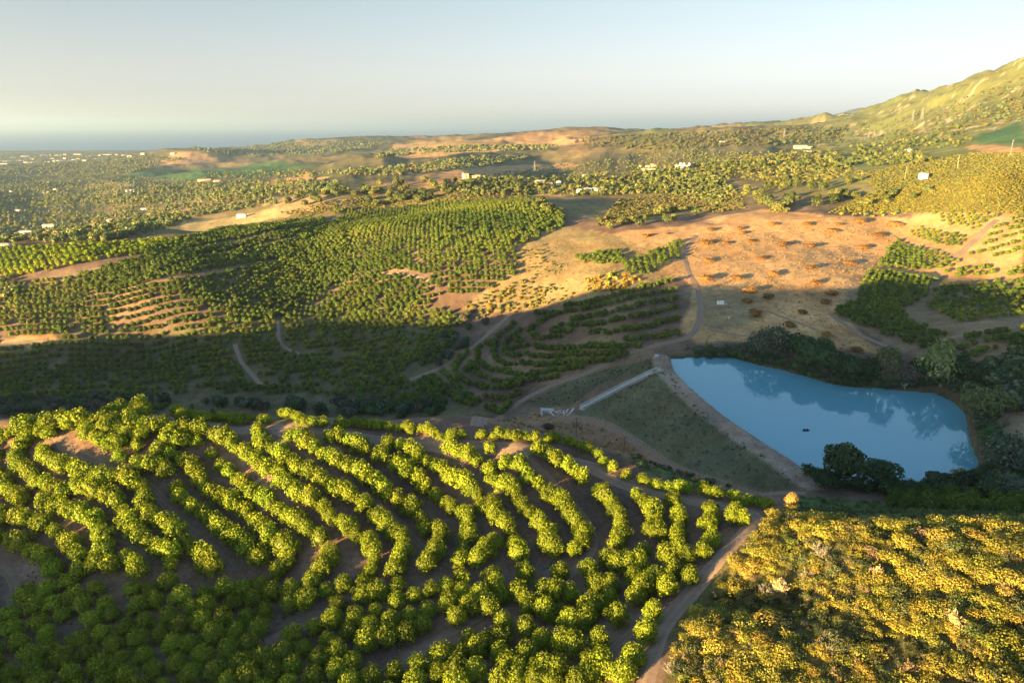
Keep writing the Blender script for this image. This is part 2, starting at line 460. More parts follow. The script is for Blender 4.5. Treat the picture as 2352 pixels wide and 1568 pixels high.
REGIONS = [  # outline on the print, colour, softness of the edge in metres
    # centre and right: dry grass of the fields
    ([(1180, 560), (1290, 520), (1400, 535), (1560, 520), (1640, 500), (1750, 480), (1900, 495), (2100, 500), (2110, 540), (2030, 590), (1990, 640), (1975, 690), (1930, 720), (2000, 780), (2050, 820), (1900, 800), (1700, 785), (1600, 790), (1560, 760), (1600, 660), (1560, 635), (1330, 690), (1200, 715), (1060, 710), (1140, 650), (1190, 630)], STRAW, 3),
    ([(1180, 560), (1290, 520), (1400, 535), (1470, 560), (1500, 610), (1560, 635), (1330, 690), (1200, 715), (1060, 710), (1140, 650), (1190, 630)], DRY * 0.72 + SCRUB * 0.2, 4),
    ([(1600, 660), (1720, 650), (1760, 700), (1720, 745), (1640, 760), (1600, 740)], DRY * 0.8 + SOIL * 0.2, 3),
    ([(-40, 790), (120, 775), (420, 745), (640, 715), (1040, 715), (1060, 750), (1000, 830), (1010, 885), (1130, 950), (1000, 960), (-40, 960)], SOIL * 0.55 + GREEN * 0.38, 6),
    # dam face and the ground around its toe
    ([(1530, 850), (1620, 950), (1740, 1040), (1855, 1112), (1800, 1130), (1640, 1092), (1500, 1045), (1400, 978), (1320, 950), (1420, 900)], DAMG, 1.5),
    ([(1210, 920), (1330, 865), (1480, 828), (1515, 845), (1400, 880), (1310, 930), (1250, 935)], DAMG * 0.9, 2),
    ([(1110, 965), (1240, 950), (1320, 955), (1400, 975), (1500, 1050), (1560, 1080), (1450, 1060), (1320, 1010), (1180, 985)], SOIL * 0.7 + STRAW * 0.3, 2),
    # shaded grass behind the knoll and right of it
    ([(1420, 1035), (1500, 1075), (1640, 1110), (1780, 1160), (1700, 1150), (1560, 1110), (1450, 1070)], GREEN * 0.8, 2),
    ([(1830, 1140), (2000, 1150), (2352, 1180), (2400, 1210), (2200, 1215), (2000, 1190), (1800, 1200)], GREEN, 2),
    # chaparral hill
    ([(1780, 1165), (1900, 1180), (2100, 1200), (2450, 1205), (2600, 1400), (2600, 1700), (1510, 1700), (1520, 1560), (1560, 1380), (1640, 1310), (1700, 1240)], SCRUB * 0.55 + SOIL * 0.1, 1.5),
    # left: bare earth shoulder, straw meadow and lime-green block ground
    ([(0, 655), (120, 642), (260, 617), (300, 608), (180, 642), (60, 660)], DRY * 0.8, 2),
    ([(0, 780), (120, 765), (130, 780), (60, 800), (0, 810)], STRAW, 1.5),
    ([(370, 525), (450, 498), (560, 492), (620, 480), (680, 472), (700, 480), (660, 500), (560, 515), (430, 530)], DRY * 0.9 + GREEN * 0.35, 3),
    ([(600, 455), (740, 445), (800, 470), (700, 490), (640, 490)], DRY, 4),
    ([(800, 490), (1000, 460), (1150, 465), (1060, 480), (900, 480)], DRY, 4),
    # hills behind
    ([(780, 395), (900, 380), (1050, 372), (1100, 380), (1000, 400), (850, 402)], STRAW * 0.9, 12),
    ([(800, 440), (960, 405), (1100, 385), (1300, 372), (1330, 380), (1200, 395), (1000, 430)], STRAW * 0.85, 8),
    ([(600, 420), (700, 395), (760, 405), (680, 440), (580, 450)], STRAW * 0.85, 8),
    ([(345, 372), (400, 352), (450, 348), (510, 370), (430, 380)], STRAW * 0.9, 15),
    ([(520, 385), (300, 395), (260, 410), (400, 415), (620, 405), (740, 375), (650, 370)], CROP * 1.0, 15),
    ([(1120, 320), (1250, 308), (1370, 318), (1320, 335), (1200, 332)], STRAW * 0.95, 25),
    ([(900, 330), (1060, 322), (1150, 345), (1000, 362), (880, 350)], STRAW * 0.7 + SCRUB * 0.3, 25),
    ([(90, 440), (330, 405), (420, 415), (200, 450), (100, 470)], DRY * 0.6 + GREEN * 0.4, 12),
    ([(330, 480), (520, 470), (460, 485), (380, 500)], DRY * 0.9, 5),
    # right flank
    ([(1900, 490), (2010, 440), (2130, 425), (2352, 375), (2420, 365), (2420, 492), (2300, 490), (2100, 486)], np.array((0.25, 0.225, 0.06)), 4),
    ([(1980, 400), (2100, 370), (2250, 350), (2352, 352), (2352, 375), (2130, 425), (2010, 440)], np.array((0.22, 0.21, 0.06)), 4),
    ([(2218, 335), (2270, 332), (2352, 342), (2352, 352), (2295, 372), (2250, 350)], STRAW, 5),
    ([(2230, 318), (2352, 275), (2352, 328), (2240, 330)], CROP * 1.3, 12),
    ([(1230, 435), (1300, 432), (1330, 442), (1290, 452), (1230, 448)], STRAW * 0.8 + RED * 0.4, 3),
    ([(1400, 455), (1500, 445), (1560, 450), (1620, 480), (1500, 510), (1420, 505)], SCRUB * 0.8 + DRY * 0.2, 6),
    ([(2100, 490), (2352, 480), (2352, 640), (2180, 640), (2010, 620), (2040, 560)], STRAW * 0.95, 3),
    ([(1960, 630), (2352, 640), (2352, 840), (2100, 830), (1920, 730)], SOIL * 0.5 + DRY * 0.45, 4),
]

def paint():
    x, y, z = GX.ravel(), GY.ravel(), GZ.ravel()
    n1 = fbm(x, y, 30, 4, 21); n2 = fbm(x, y, 220, 4, 33); n3 = fbm(x, y, 4, 2, 41); n4 = fbm(x, y, 900, 4, 57)
    c = np.repeat(SOIL[None], len(x), 0)
    c = c + (DRY - c) * (0.35 * smooth(-0.1, 0.5, n1))[:, None]
    def mix(col, w):
        nonlocal c
        c = c + (np.asarray(col) - c) * np.clip(w, 0, 1)[:, None]
    # beyond the orchards: scrub and dry grass, then fields and hills
    mix(SCRUB + (DRY - SCRUB) * 0.35, smooth(560, 700, y) * (0.75 + 0.5 * n1))
    mix(SCRUB * 0.9, smooth(560, 700, y) * smooth(0.0, 0.35, n2))
    mix(STRAW * 0.7, smooth(1500, 2300, y) * smooth(-0.05, 0.2, n4) * 0.85)
    mix(np.array((0.075, 0.085, 0.045)), smooth(1500, 2300, y) * smooth(0.05, -0.25, n4) * 0.8)
    a = x / y
    mix(np.array((0.17, 0.135, 0.06)) * (1 + 0.6 * n2)[:, None], smooth(0.08, 0.2, a) * smooth(1400, 1900, y) * 0.9)
    mix(np.array((0.13, 0.14, 0.05)), smooth(0.08, 0.2, a) * smooth(1400, 1900, y) * smooth(-0.1, 0.25, n4) * 0.9)
    plain = smooth(-0.12, -0.3, a) * smooth(800, 1100, y)
    mix(np.array((0.085, 0.10, 0.05)), plain * 0.8)
    mix(DRY * 0.7, plain * smooth(0.12, 0.3, n2) * 0.7)
    mtn = smooth(0.32, 0.5, a) * smooth(560, 800, y)
    mix(np.array((0.19, 0.20, 0.06)), mtn * 0.95)
    mix(np.array((0.14, 0.16, 0.05)), mtn * smooth(0.05, 0.4, n2) * 0.8)
    rk = ridged(x, y, 120, 4, 77)
    mix(ROCK, mtn * smooth(0.62, 0.72, rk + 0.25 * n3) * smooth(900, 1300, y))
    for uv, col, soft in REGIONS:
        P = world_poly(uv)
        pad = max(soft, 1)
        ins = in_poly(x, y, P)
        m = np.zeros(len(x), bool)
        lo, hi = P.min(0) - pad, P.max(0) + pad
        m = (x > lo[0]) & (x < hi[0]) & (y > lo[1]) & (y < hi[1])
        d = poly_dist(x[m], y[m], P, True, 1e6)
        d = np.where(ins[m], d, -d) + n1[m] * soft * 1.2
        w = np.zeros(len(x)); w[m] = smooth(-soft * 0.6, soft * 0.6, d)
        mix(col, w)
    near = y < 420
    d = poly_dist(x[near], y[near], POND, True, 30)
    w = np.zeros(len(x)); w[near] = smooth(5, 1.5, d) * 0.85
    mix(GREEN * 0.6 + SOIL * 0.2, w)
    w = np.zeros(len(x)); w[near] = smooth(1.0, 0.3, d) * 0.9
    mix(SOIL * 0.7, w)
    dc = poly_dist(x[near], y[near], CREST, False, 30)
    w = np.zeros(len(x)); w[near] = smooth(4.6, 3.8, dc)
    mix(TRACK * 1.05, w)
    # mottling everywhere: tufts, clods, worn patches
    k = 1 + 0.34 * n1 + 0.28 * n3 + 0.15 * n2
    c = c * k[:, None]
    tint = fbm(x, y, 14, 3, 63)[:, None]
    c = c * (1 + tint * np.array((0.14, 0.0, -0.14)))
    return np.clip(c, 0.01, 0.8)

def ground_mat(name):
    m, nt, b = new_mat(name, 0.95, 0.1)
    N, L = nt.nodes, nt.links
    at = N.new('ShaderNodeAttribute'); at.attribute_name = 'col'
    tc = N.new('ShaderNodeTexCoord')
    last = at.outputs['Color']
    for sc, amt in ((3.0, 0.28), (0.9, 0.25), (0.2, 0.2), (0.04, 0.2)):
        nz = N.new('ShaderNodeTexNoise'); nz.inputs['Scale'].default_value = sc; nz.inputs['Detail'].default_value = 5; nz.inputs['Roughness'].default_value = 0.65
        L.new(tc.outputs['Object'], nz.inputs['Vector'])
        mr = N.new('ShaderNodeMapRange'); mr.inputs['From Min'].default_value = 0.3; mr.inputs['From Max'].default_value = 0.7
        mr.inputs['To Min'].default_value = 1 - amt; mr.inputs['To Max'].default_value = 1 + amt
        L.new(nz.outputs['Fac'], mr.inputs['Value'])
        mu = N.new('ShaderNodeVectorMath'); mu.operation = 'SCALE'
        L.new(last, mu.inputs[0]); L.new(mr.outputs['Result'], mu.inputs['Scale'])
        last = mu.outputs['Vector']
    L.new(last, b.inputs['Base Color'])
    nz = N.new('ShaderNodeTexNoise'); nz.inputs['Scale'].default_value = 0.9; nz.inputs['Detail'].default_value = 8; nz.inputs['Roughness'].default_value = 0.7
    L.new(tc.outputs['Object'], nz.inputs['Vector'])
    bp = N.new('ShaderNodeBump'); bp.inputs['Strength'].default_value = 0.5; bp.inputs['Distance'].default_value = 0.3
    L.new(nz.outputs['Fac'], bp.inputs['Height']); L.new(bp.outputs['Normal'], b.inputs['Normal'])
    return m
M_GROUND = ground_mat('earth_and_grass')

def build_terrain():
    nr = len(YS)
    idx = np.arange(nr * NA).reshape(nr, NA)
    f = np.stack([idx[:-1, :-1], idx[:-1, 1:], idx[1:, 1:], idx[1:, :-1]], -1).reshape(-1, 4)
    v = np.stack([GX, GY, GZ], -1).reshape(-1, 3)
    me = np_mesh('terrain', v, f, paint(), True, M_GROUND)
    tag(link('terrain', me), 'rolling orchard hills and brushy mountain slopes running down to the sea', None, None, 'structure')
build_terrain()

# the rise behind and beside the viewpoint that keeps the sun off the low ground (unseen land, its ridge shaped to cast that shade)
def build_back_hill():
    nx, ny = 260, 160
    X, Y = np.meshgrid(np.linspace(-700, 300, nx), np.linspace(-420, 20.6, ny))
    t = X * SUN_D.x + Y * SUN_D.y; s = X * SUN_D.y - Y * SUN_D.x
    seam = ground(X, np.full_like(X, 20.6)) - 0.4
    base = -86 + fbm(X, Y, 80, 3, 90) * 4
    top = -54.4 + fbm(X, Y, 25, 3, 92) * 1.6 + 1.1 * smooth(-105, -70, s)
    ridge = np.exp(-((t + 260) / 70) ** 2) * smooth(-235, -200, s) * smooth(-10, -36, s)
    z = base * (1 - ridge) + top * ridge
    w = smooth(-60, 20, Y) * smooth(30, 24, np.abs(X) * 0 + 0) if False else smooth(-50, 20.6, Y)
    z = z * (1 - w) + np.clip(seam, -90, -66) * w
    idx = np.arange(nx * ny).reshape(ny, nx)
    f = np.stack([idx[:-1, :-1], idx[:-1, 1:], idx[1:, 1:], idx[1:, :-1]], -1).reshape(-1, 4)
    c = np.repeat(SOIL[None], nx * ny, 0)
    tag(link('hill', np_mesh('hill', np.stack([X, Y, z], -1).reshape(-1, 3), f, c, True, M_GROUND)), 'low unseen earthy rise behind the viewpoint, shaped to shade the grove', None, None, 'structure')
build_back_hill()

# far blue peak and the sea
def build_far_peak():
    n, k = 160, 40
    xs = np.linspace(5200, 13500, n)
    us = (xs / 14000.0) * 1480 + 1176
    prof = np.interp(us, [1700, 1780, 1850, 1905, 1950, 2000, 2100, 2300, 2700], [-330, -20, 150, 270, 325, 335, 330, 320, 200]) + fbm(xs, xs * 0, 900, 5, 5) * 110
    T = np.linspace(0, 1, k)
    X = np.repeat(xs[None], k, 0); Y = 12500 + T[:, None] * 5000 + 0 * X
    Z = -340 + (prof[None] + 340) * np.sin(np.pi * T[:, None]) ** 0.8 + ridged(X, Y, 1500, 4, 8) * 60 * np.sin(np.pi * T[:, None])
    idx = np.arange(n * k).reshape(k, n)
    f = np.stack([idx[:-1, :-1], idx[:-1, 1:], idx[1:, 1:], idx[1:, :-1]], -1).reshape(-1, 4)
    tag(link('mountain', np_mesh('mountain', np.stack([X, Y, Z], -1).reshape(-1, 3), f, np.repeat((SCRUB * 0.8)[None], n * k, 0), True, M_GROUND)),
        'hazy blue peak on the horizon beyond the near mountain', None, None, 'structure')
build_far_peak()

def water_mat(name, col, rough, scale, strength):
    m, nt, b = new_mat(name, rough, 0.5)
    N, L = nt.nodes, nt.links
    b.inputs['Base Color'].default_value = (*col, 1)
    b.inputs['IOR'].default_value = 1.33
    tc = N.new('ShaderNodeTexCoord'); nz = N.new('ShaderNodeTexNoise')
    nz.inputs['Scale'].default_value = scale; nz.inputs['Detail'].default_value = 4
    L.new(tc.outputs['Object'], nz.inputs['Vector'])
    bp = N.new('ShaderNodeBump'); bp.inputs['Strength'].default_value = strength; bp.inputs['Distance'].default_value = 0.03
    L.new(nz.outputs['Fac'], bp.inputs['Height']); L.new(bp.outputs['Normal'], b.inputs['Normal'])
    return m
M_SEA = water_mat('sea_water', (0.05, 0.17, 0.28), 0.35, 0.02, 0.3)
M_POND = water_mat('pond_water', (0.12, 0.31, 0.37), 0.02, 0.5, 0.35)
sv = np.array([(-60000, 8200, -300), (60000, 8200, -300), (60000, 75000, -300), (-60000, 75000, -300)], float)
tag(link('sea', np_mesh('sea', sv, np.array([[0, 1, 2, 3]]), None, False, M_SEA)), 'calm hazy blue sea reaching the horizon', None, None, 'structure')
def build_pond():
    c = POND.mean(0)
    P = POND + (POND - c) / np.linalg.norm(POND - c, axis=1)[:, None] * 3.0
    bm = bmesh.new()
    bm.faces.new([bm.verts.new((p[0], p[1], ZW)) for p in P])
    me = bpy.data.meshes.new('pond'); bm.to_mesh(me); bm.free()
    me.materials.append(M_POND)
    if me.polygons[0].normal.z < 0: me.flip_normals()
    tag(link('pond_water', me), 'still blue reservoir water held behind the grassy dam', None, None, 'structure')
build_pond()

def haze():
    me = bpy.data.meshes.new('haze')
    bm = bmesh.new(); bmesh.ops.create_cube(bm, size=1.0)
    bmesh.ops.transform(bm, matrix=Matrix.Translation((0, 36500, 24)) @ Matrix.Diagonal((150000, 79000, 730, 1)), verts=bm.verts)
    bm.to_mesh(me); bm.free()
    m = bpy.data.materials.new('haze'); m.use_nodes = True
    N, L = m.node_tree.nodes, m.node_tree.links
    N.clear()
    o = N.new('ShaderNodeOutputMaterial'); pv = N.new('ShaderNodeVolumePrincipled')
    pv.inputs['Color'].default_value = (0.58, 0.80, 1.0, 1); pv.inputs['Density'].default_value = HAZE
    pv.inputs['Anisotropy'].default_value = 0.45
    L.new(pv.outputs[0], o.inputs['Volume'])
    me.materials.append(m)
    tag(link('haze', me), 'thin evening haze over hills and sea', None, None, 'stuff')
HAZE = 4.8e-5
haze()

# ------------------------------------------------------------------ foliage
def crown(seed, R, H, z0, nlobe, nleaf, leaf, flat=1.0, core=True, tips=0.15, spread=0.62, aspect=1.0, jag=0.0, lob=(0.30, 0.52)):
    """a crown of many small leaf sprays over uneven lobes; returns verts, quads, tris, relative colour"""
    r = np.random.default_rng(seed)
    th = r.uniform(0, 2 * np.pi, nlobe) ; rad = np.sqrt(r.uniform(0, 1, nlobe)) * R * spread
    C = np.stack([np.cos(th) * rad, np.sin(th) * rad, z0 + (H - z0) * r.uniform(0.25, 0.72, nlobe) * (1 - 0.3 * rad / R)], 1)
    L = R * r.uniform(lob[0], lob[1], nlobe) * aspect
    C[0] = (0, 0, z0 + (H - z0) * 0.5); L[0] = R * 0.6 * aspect
    k = r.choice(nlobe, nleaf * 2, p=L ** 2 / (L ** 2).sum())
    d = r.normal(size=(nleaf * 2, 3)); d /= np.linalg.norm(d, axis=1)[:, None]
    d[:, 2] = np.abs(d[:, 2]) * np.where(r.random(nleaf * 2) < 0.8, 1, -1)
    lf = L[k] * r.uniform(0.82, 1.12 + jag, nleaf * 2)
    P = C[k] + d * lf[:, None] * np.array((1, 1, flat * (H - z0) / (2 * R * 0.8)))
    # drop what is buried in other lobes
    q = np.ones(len(P))
    for i in range(nlobe):
        e = (P - C[i]) / (L[i] * np.array((1, 1, flat * (H - z0) / (2 * R * 0.8))))
        q = np.minimum(q, np.where(k == i, 1, np.linalg.norm(e, axis=1)))
    keep = (q > 0.78) & (P[:, 2] > z0 * 0.6)
    P, d, k = P[keep][:nleaf], d[keep][:nleaf], k[keep][:nleaf]
    n = len(P)
    nn = d + r.normal(size=(n, 3)) * 0.38; nn /= np.linalg.norm(nn, axis=1)[:, None]
    t = np.cross(nn, r.normal(size=(n, 3))); t /= np.linalg.norm(t, axis=1)[:, None]
    b = np.cross(nn, t)
    s = leaf * r.uniform(0.55, 1.25, n)[:, None]
    w = s * r.uniform(0.5, 0.9, n)[:, None]
    V = np.stack([P - t * s, P - b * w + nn * s * 0.2, P + t * s, P + b * w + nn * s * 0.2], 1)
    clump = r.uniform(0.78, 1.2, nlobe)[k] * r.uniform(0.75, 1.25, n)
    c = np.repeat(clump[:, None], 3, 1)
    tp = r.random(n) < tips
    c[tp] *= np.array((1.7, 1.45, 1.0))
    V = V.reshape(-1, 3); F = np.arange(n * 4).reshape(-1, 4); Cc = np.repeat(c, 4, 0)
    T = np.zeros((0, 3), int)
    if core:
        bm = bmesh.new(); bmesh.ops.create_icosphere(bm, subdivisions=2 if nleaf > 400 else 1, radius=1.0)
        cv = np.array([v.co[:] for v in bm.verts]); ct = np.array([[v.index for v in f.verts] for f in bm.faces]); bm.free()
        ext = np.zeros(len(cv))
        for i in range(nlobe):
            ext = np.maximum(ext, (cv[:, :2] @ C[i, :2]) + L[i] * 0.55)
        cv = np.stack([cv[:, 0] * np.minimum(ext, R * 0.8), cv[:, 1] * np.minimum(ext, R * 0.8), z0 + (H - z0) * (0.44 + 0.36 * cv[:, 2])], 1)
        cv += r.normal(size=cv.shape) * R * 0.03
        T = ct + len(V)
        V = np.concatenate([V, cv]); Cc = np.concatenate([Cc, np.full((len(cv), 3), 0.8)])
    return V, F, T, Cc

def crown_mesh(name, proto, base, mat=None):
    V, F, T, C = proto
    return np_mesh(name, V, [F, T] if len(T) else F, C * np.asarray(base), False, mat or M_LEAF)

def merge(name, jobs, mat=None, label=None, kind='stuff', cat=None):
    """one object out of many copies; jobs: (proto, positions, rotations, scales, colours)"""
    VV, FF, TT, CC = [], [], [], []
    off = 0
    for (V, F, T, C), P, R, S, K in jobs:
        n, m = len(P), len(V)
        if n == 0: continue
        c, s = np.cos(R)[:, None], np.sin(R)[:, None]
        S = np.asarray(S, float)
        if S.ndim == 1: S = np.stack([S, S, S], 1)
        x = V[None, :, 0] * S[:, :1]; y = V[None, :, 1] * S[:, 1:2]; z = V[None, :, 2] * S[:, 2:3]
        W = np.stack([x * c - y * s + P[:, :1], x * s + y * c + P[:, 1:2], z + P[:, 2:3]], -1).reshape(-1, 3)
        VV.append(W)
        o = off + np.arange(n)[:, None, None] * m
        FF.append((F[None] + o).reshape(-1, 4))
        if len(T): TT.append((T[None] + o).reshape(-1, 3))
        CC.append((C[None] * K[:, None, :]).reshape(-1, 3))
        off += n * m
    me = np_mesh(name, np.concatenate(VV), [np.concatenate(FF)] + ([np.concatenate(TT)] if TT else []), np.concatenate(CC), False, mat or M_LEAF)
    o = link(name, me)
    return tag(o, label, cat, None, kind)

def tint(n, base, var=0.18, hue=0.08, r=None):
    r = r or rng
    k = r.uniform(1 - var, 1 + var, (n, 1)) * (1 + r.normal(size=(n, 3)) * hue)
    return np.asarray(base)[None] * k

def trunk_mesh(name, h, r0, limbs=4, seed=1, mat=None, spread=0.5, bend=0.15):
    """a tapered trunk with limbs, grown over a skeleton of joints"""
    r = random.Random(seed)
    V, F = [], []
    def tube(pts, rads, k=6):
        base = len(V)
        for i, (p, q) in enumerate(zip(pts, rads)):
            d = (pts[min(i + 1, len(pts) - 1)] - pts[max(i - 1, 0)]).normalized()
            a = d.orthogonal().normalized(); b = d.cross(a)
            for j in range(k):
                t = 2 * math.pi * j / k
                V.append(p + (a * math.cos(t) + b * math.sin(t)) * q)
        for i in range(len(pts) - 1):
            for j in range(k):
                F.append((base + i * k + j, base + i * k + (j + 1) % k, base + (i + 1) * k + (j + 1) % k, base + (i + 1) * k + j))
    top = Vector((r.uniform(-bend, bend) * h, r.uniform(-bend, bend) * h, h))
    mid = top * 0.5 + Vector((r.uniform(-bend, bend), r.uniform(-bend, bend), 0)) * h * 0.3
    tube([Vector((0, 0, -0.3)), Vector((0, 0, 0.1)), mid, top], [r0 * 1.5, r0 * 1.1, r0 * 0.8, r0 * 0.3])
    for i in range(limbs):
        f = r.uniform(0.35, 0.8); st = mid * (f / 0.5) if f < 0.5 else mid.lerp(top, (f - 0.5) * 2)
        a = 2 * math.pi * (i + r.random() * 0.6) / limbs
        e = st + Vector((math.cos(a) * h * spread, math.sin(a) * h * spread, h * r.uniform(0.25, 0.5)))
        m = st.lerp(e, 0.5) + Vector((0, 0, -0.05 * h))
        tube([st, m, e], [r0 * 0.5, r0 * 0.35, r0 * 0.12], 5)
    return np_mesh(name, np.array([v[:] for v in V]), np.array(F), None, True, mat or M_BARK)

AVO = np.array((0.140, 0.184, 0.010))
protos_hi = [crown(100 + i, 2.35, 4.3, 0.2, 30, 1900, 0.18, tips=0.25, jag=0.45, spread=0.86, lob=(0.12, 0.34)) for i in range(7)]
protos_md = [crown(120 + i, 2.35, 4.3, 0.2, 26, 1000, 0.24, tips=0.25, jag=0.45, spread=0.86, lob=(0.12, 0.35)) for i in range(6)]
protos_lo = [crown(140 + i, 2.35, 4.0, 0.3, 9, 190, 0.44, tips=0.15, jag=0.2, spread=0.7, lob=(0.22, 0.46)) for i in range(6)]

# ------------------------------------------------------------------ the rows of the avocado groves
CROPS = {'A': (0, 960, 3.92), 'B': (500, 960, 3.92), 'C': (1000, 960, 3.92), 'D': (1400, 1060, 3.92), 'E': (0, 1267, 3.92), 'F': (550, 1267, 3.92), 'G': (1100, 1267, 3.92),
         'S': (800, 700, 2.7506), 'K': (1650, 600, 2.34), 'N': (1650, 100, 2.7506), 'M': (800, 250, 2.7506), 'L': (0, 250, 2.7506), 'V': (0, 700, 2.7506), 'P': (0, 0, 1 / 1.0629)}
def uv_of(text):
    """'X a b;c d;' -> print coordinates; the letter names the enlarged view the numbers were read from"""
    out = []
    for chunk in text.split('|'):
        key, rest = chunk.strip()[0], chunk.strip()[1:]
        x0, y0, s = CROPS[key]
        for p in rest.split(';'):
            if p.strip():
                a, b = map(float, p.split())
                out.append(((x0 + a / s) * 0.9408, (y0 + b / s) * 0.9408) if key != 'P' else (a, b))
    return out

KNOLL_ROWS = [
 'A -260 520;-130 480;0 430;90 360;200 330;300 310;390 270;540 270;690 240;770 230;880 210;1000 180;1110 160;1220 160;1340 150;1450 120;1540 130;1600 90',
 'A 440 330;600 340;680 290;800 260;980 240', 'A 1340 190;1440 160',
 'A 420 350;460 400;420 470;390 540;440 600;520 670;630 690;740 740;850 760;970 790;1090 800;1180 810;1280 860;1380 900;1400 1000;1390 1100;1450 1180;1560 1240;1680 1310;1740 1390;1820 1450;1900 1530|E 1980 400;2050 470',
 'A -80 500;-60 620;-100 700', 'A 270 410;200 490;150 580;180 680;260 760;370 830;490 870;620 910;720 900;870 920;990 970;1100 1060;1190 1150;1230 1250;1330 1370;1420 1430;1500 1480|E 1600 330;1660 420',
 'A -150 740;0 830;60 900;150 970;210 1010', 'A 420 1090;540 1090;640 1120;760 1150;860 1200;930 1290;1000 1400;1010 1500|E 1040 340;1050 450',
 'A -120 1100;-20 1140;60 1200;210 1230', 'A 340 1260;450 1270;560 1350;650 1440;740 1510|E 720 320;780 420;760 490',
 'A -100 1340;0 1380;100 1390;230 1440;330 1510;420 1560|E 450 430;500 490', 'E 1220 370;1280 400;1310 490', 'E 910 440',
 'A 660 400;650 480;700 530;790 560', 'A 830 340;880 420;960 440', 'A 890 590;1000 600;1100 640;1170 600;1190 550', 'A 1030 330;1120 340;1230 370;1330 400;1420 400', 'A 1060 480;1180 480;1300 490',
 'A 1100 280;1200 270;1330 280;1440 320;1560 300', 'A 1760 330;1650 400;1600 430', 'A 1330 700;1430 680;1530 740;1640 800;1700 880;1680 960;1750 1020;1820 1080;1930 1130;2030 1200;2110 1290;2190 1380;2290 1440|F 134 237;230 310;290 390',
 'A 1540 540;1650 600;1770 650;1850 720;1900 830;1960 900;2060 960;2170 1030|B 300 1090;400 1160;500 1240;600 1310;700 1390;780 1470;840 1540|F 620 370;520 480',
 'A 1700 450;1770 430;1900 490;1990 530;2080 610;2110 700;2190 750', 'B 310 820;430 930;550 990;640 1060;740 1130;850 1190;930 1260;1020 1320;1110 1400;1200 1470|F 960 300;1020 370;860 540',
 'A 1830 310;1960 370;2130 410;2190 480;2290 520|B 380 590;470 650;590 730', 'B 700 760;800 870;900 950;1010 1020;1100 1080;1190 1150;1300 1220;1400 1300;1500 1380;1600 1450|F 1320 180;1400 260;1420 380;1400 490',
 'B 490 370;560 450;660 530;740 600;850 670;860 740', 'B 1010 770;1130 830;1260 900;1370 950;1450 1040;1570 1110;1660 1200;1740 1270;1850 1350;1920 1450|F 1730 240;1700 350;1630 470',
 'B 830 420;960 470;1080 540;1170 620;1300 660;1420 720;1520 780;1610 850;1700 900;1800 990;1900 1070;2010 1150;2070 1250;2200 1300;2260 1400|F 2020 250;1940 400;1920 450',
 'B 1200 400;1340 430;1460 500;1580 560;1700 600;1800 660;1900 740;2010 820;2120 900;2220 980;2300 1060|C 450 1130;540 1180;600 1290;580 1400|G 160 230;80 380',
 'B 1750 480', 'B 1870 490', 'C 0 540;110 590;230 670;330 740;430 820;540 900;650 960;700 1060;800 1150;900 1230;980 1310;1000 1420|G 600 200;620 330', 'G 380 220;330 330;270 390',
 'C 390 520;500 560;600 650;720 710;790 810;880 890;980 950;1060 1040;1150 1120;1220 1200;1280 1310;1350 1400|G 930 200;920 310;1010 290', 'C 920 630;1020 680;1110 770;1200 820;1260 920;1370 980;1460 1060;1530 1140;1560 1230;1640 1330;1680 1400|G 1180 260',
 'C 760 510', 'C 1230 540', 'C 1350 580;1420 640;1530 700;1640 780;1740 860;1830 950;1920 1040;2010 1120;2030 1220;2010 1330|G 1640 130;1600 230',
 'D 620 590;720 680;760 790;700 900;800 930', 'D 960 650;1020 740;1010 850;1010 980', 'D 1310 710;1320 800;1300 870', 'D 1570 720;1640 790', 'D 1640 900', 'D 1540 950', 'D 1540 790']
HEDGES = ['B 740 190;850 200;950 260;1050 270;1160 280;1280 270;1400 260;1520 270;1640 290;1780 300;1920 320;2060 340;2200 360;2320 380|C 440 370;560 370;700 390;830 380;940 380;1060 390;1180 410;1300 420;1400 400;1520 440;1640 470;1760 520;1840 570;1870 670;1960 700',
 'C 2080 770', 'D 650 420;780 460;870 480;970 500;1070 500', 'D 1210 510;1330 540;1410 560;1480 540;1590 590;1700 620;1850 640',
 'A 1640 150;1720 200', 'A 1830 110;1850 200', 'A 1970 220;2030 150;2110 220;2190 230;2300 240', 'B 350 230;480 220;560 240']
SINGLES = """D 1320 980;1420 1060;1240 1090;1010 1080;900 1120;700 1060;1090 1160;520 1180;620 1200;430 1230;330 1160;150 1280;1280 1210;1120 1330;940 1290;780 1370;660 1250|
G 100 540;400 560;720 520;1050 480;1330 470;1500 360;1700 420;1840 280;2060 320;2200 240;120 680;280 720;430 640;650 700;880 640;1000 700;1150 700;1400 620;1530 620;1750 540;1850 640;2070 620;180 810;350 800;500 700;
750 830;900 870;1050 850;1200 930;1340 820;1450 800;1520 720;1780 720;60 920;500 990;720 1040;1140 960;1300 930;1600 920;180 1130;350 1150;470 1110;1060 1150;1170 1200;1420 1140;1560 1130;1870 1070;1940 870;
100 1250;250 1220;470 1270;720 1280;880 1130;60 1400;240 1430;550 1350;650 1420;900 1390;1020 1400;1330 1340;1440 1370;1750 1280;480 1520;620 1520;800 1500;980 1500;1230 1530;1330 1450;1660 1460;100 1550"""

def along(uvs, step, lift=2.0, jit=0.35, r=rng):
    P = hit([p[0] for p in uvs], [p[1] for p in uvs], lift)
    if len(P) == 1: return P[:, :2]
    d = np.concatenate([[0], np.cumsum(np.hypot(*np.diff(P[:, :2], axis=0).T))])
    n = max(1, int(round(d[-1] / step)))
    t = np.linspace(0, d[-1], n + 1)
    x = np.interp(t, d, P[:, 0]); y = np.interp(t, d, P[:, 1])
    return np.stack([x, y], 1) + r.normal(size=(n + 1, 2)) * jit

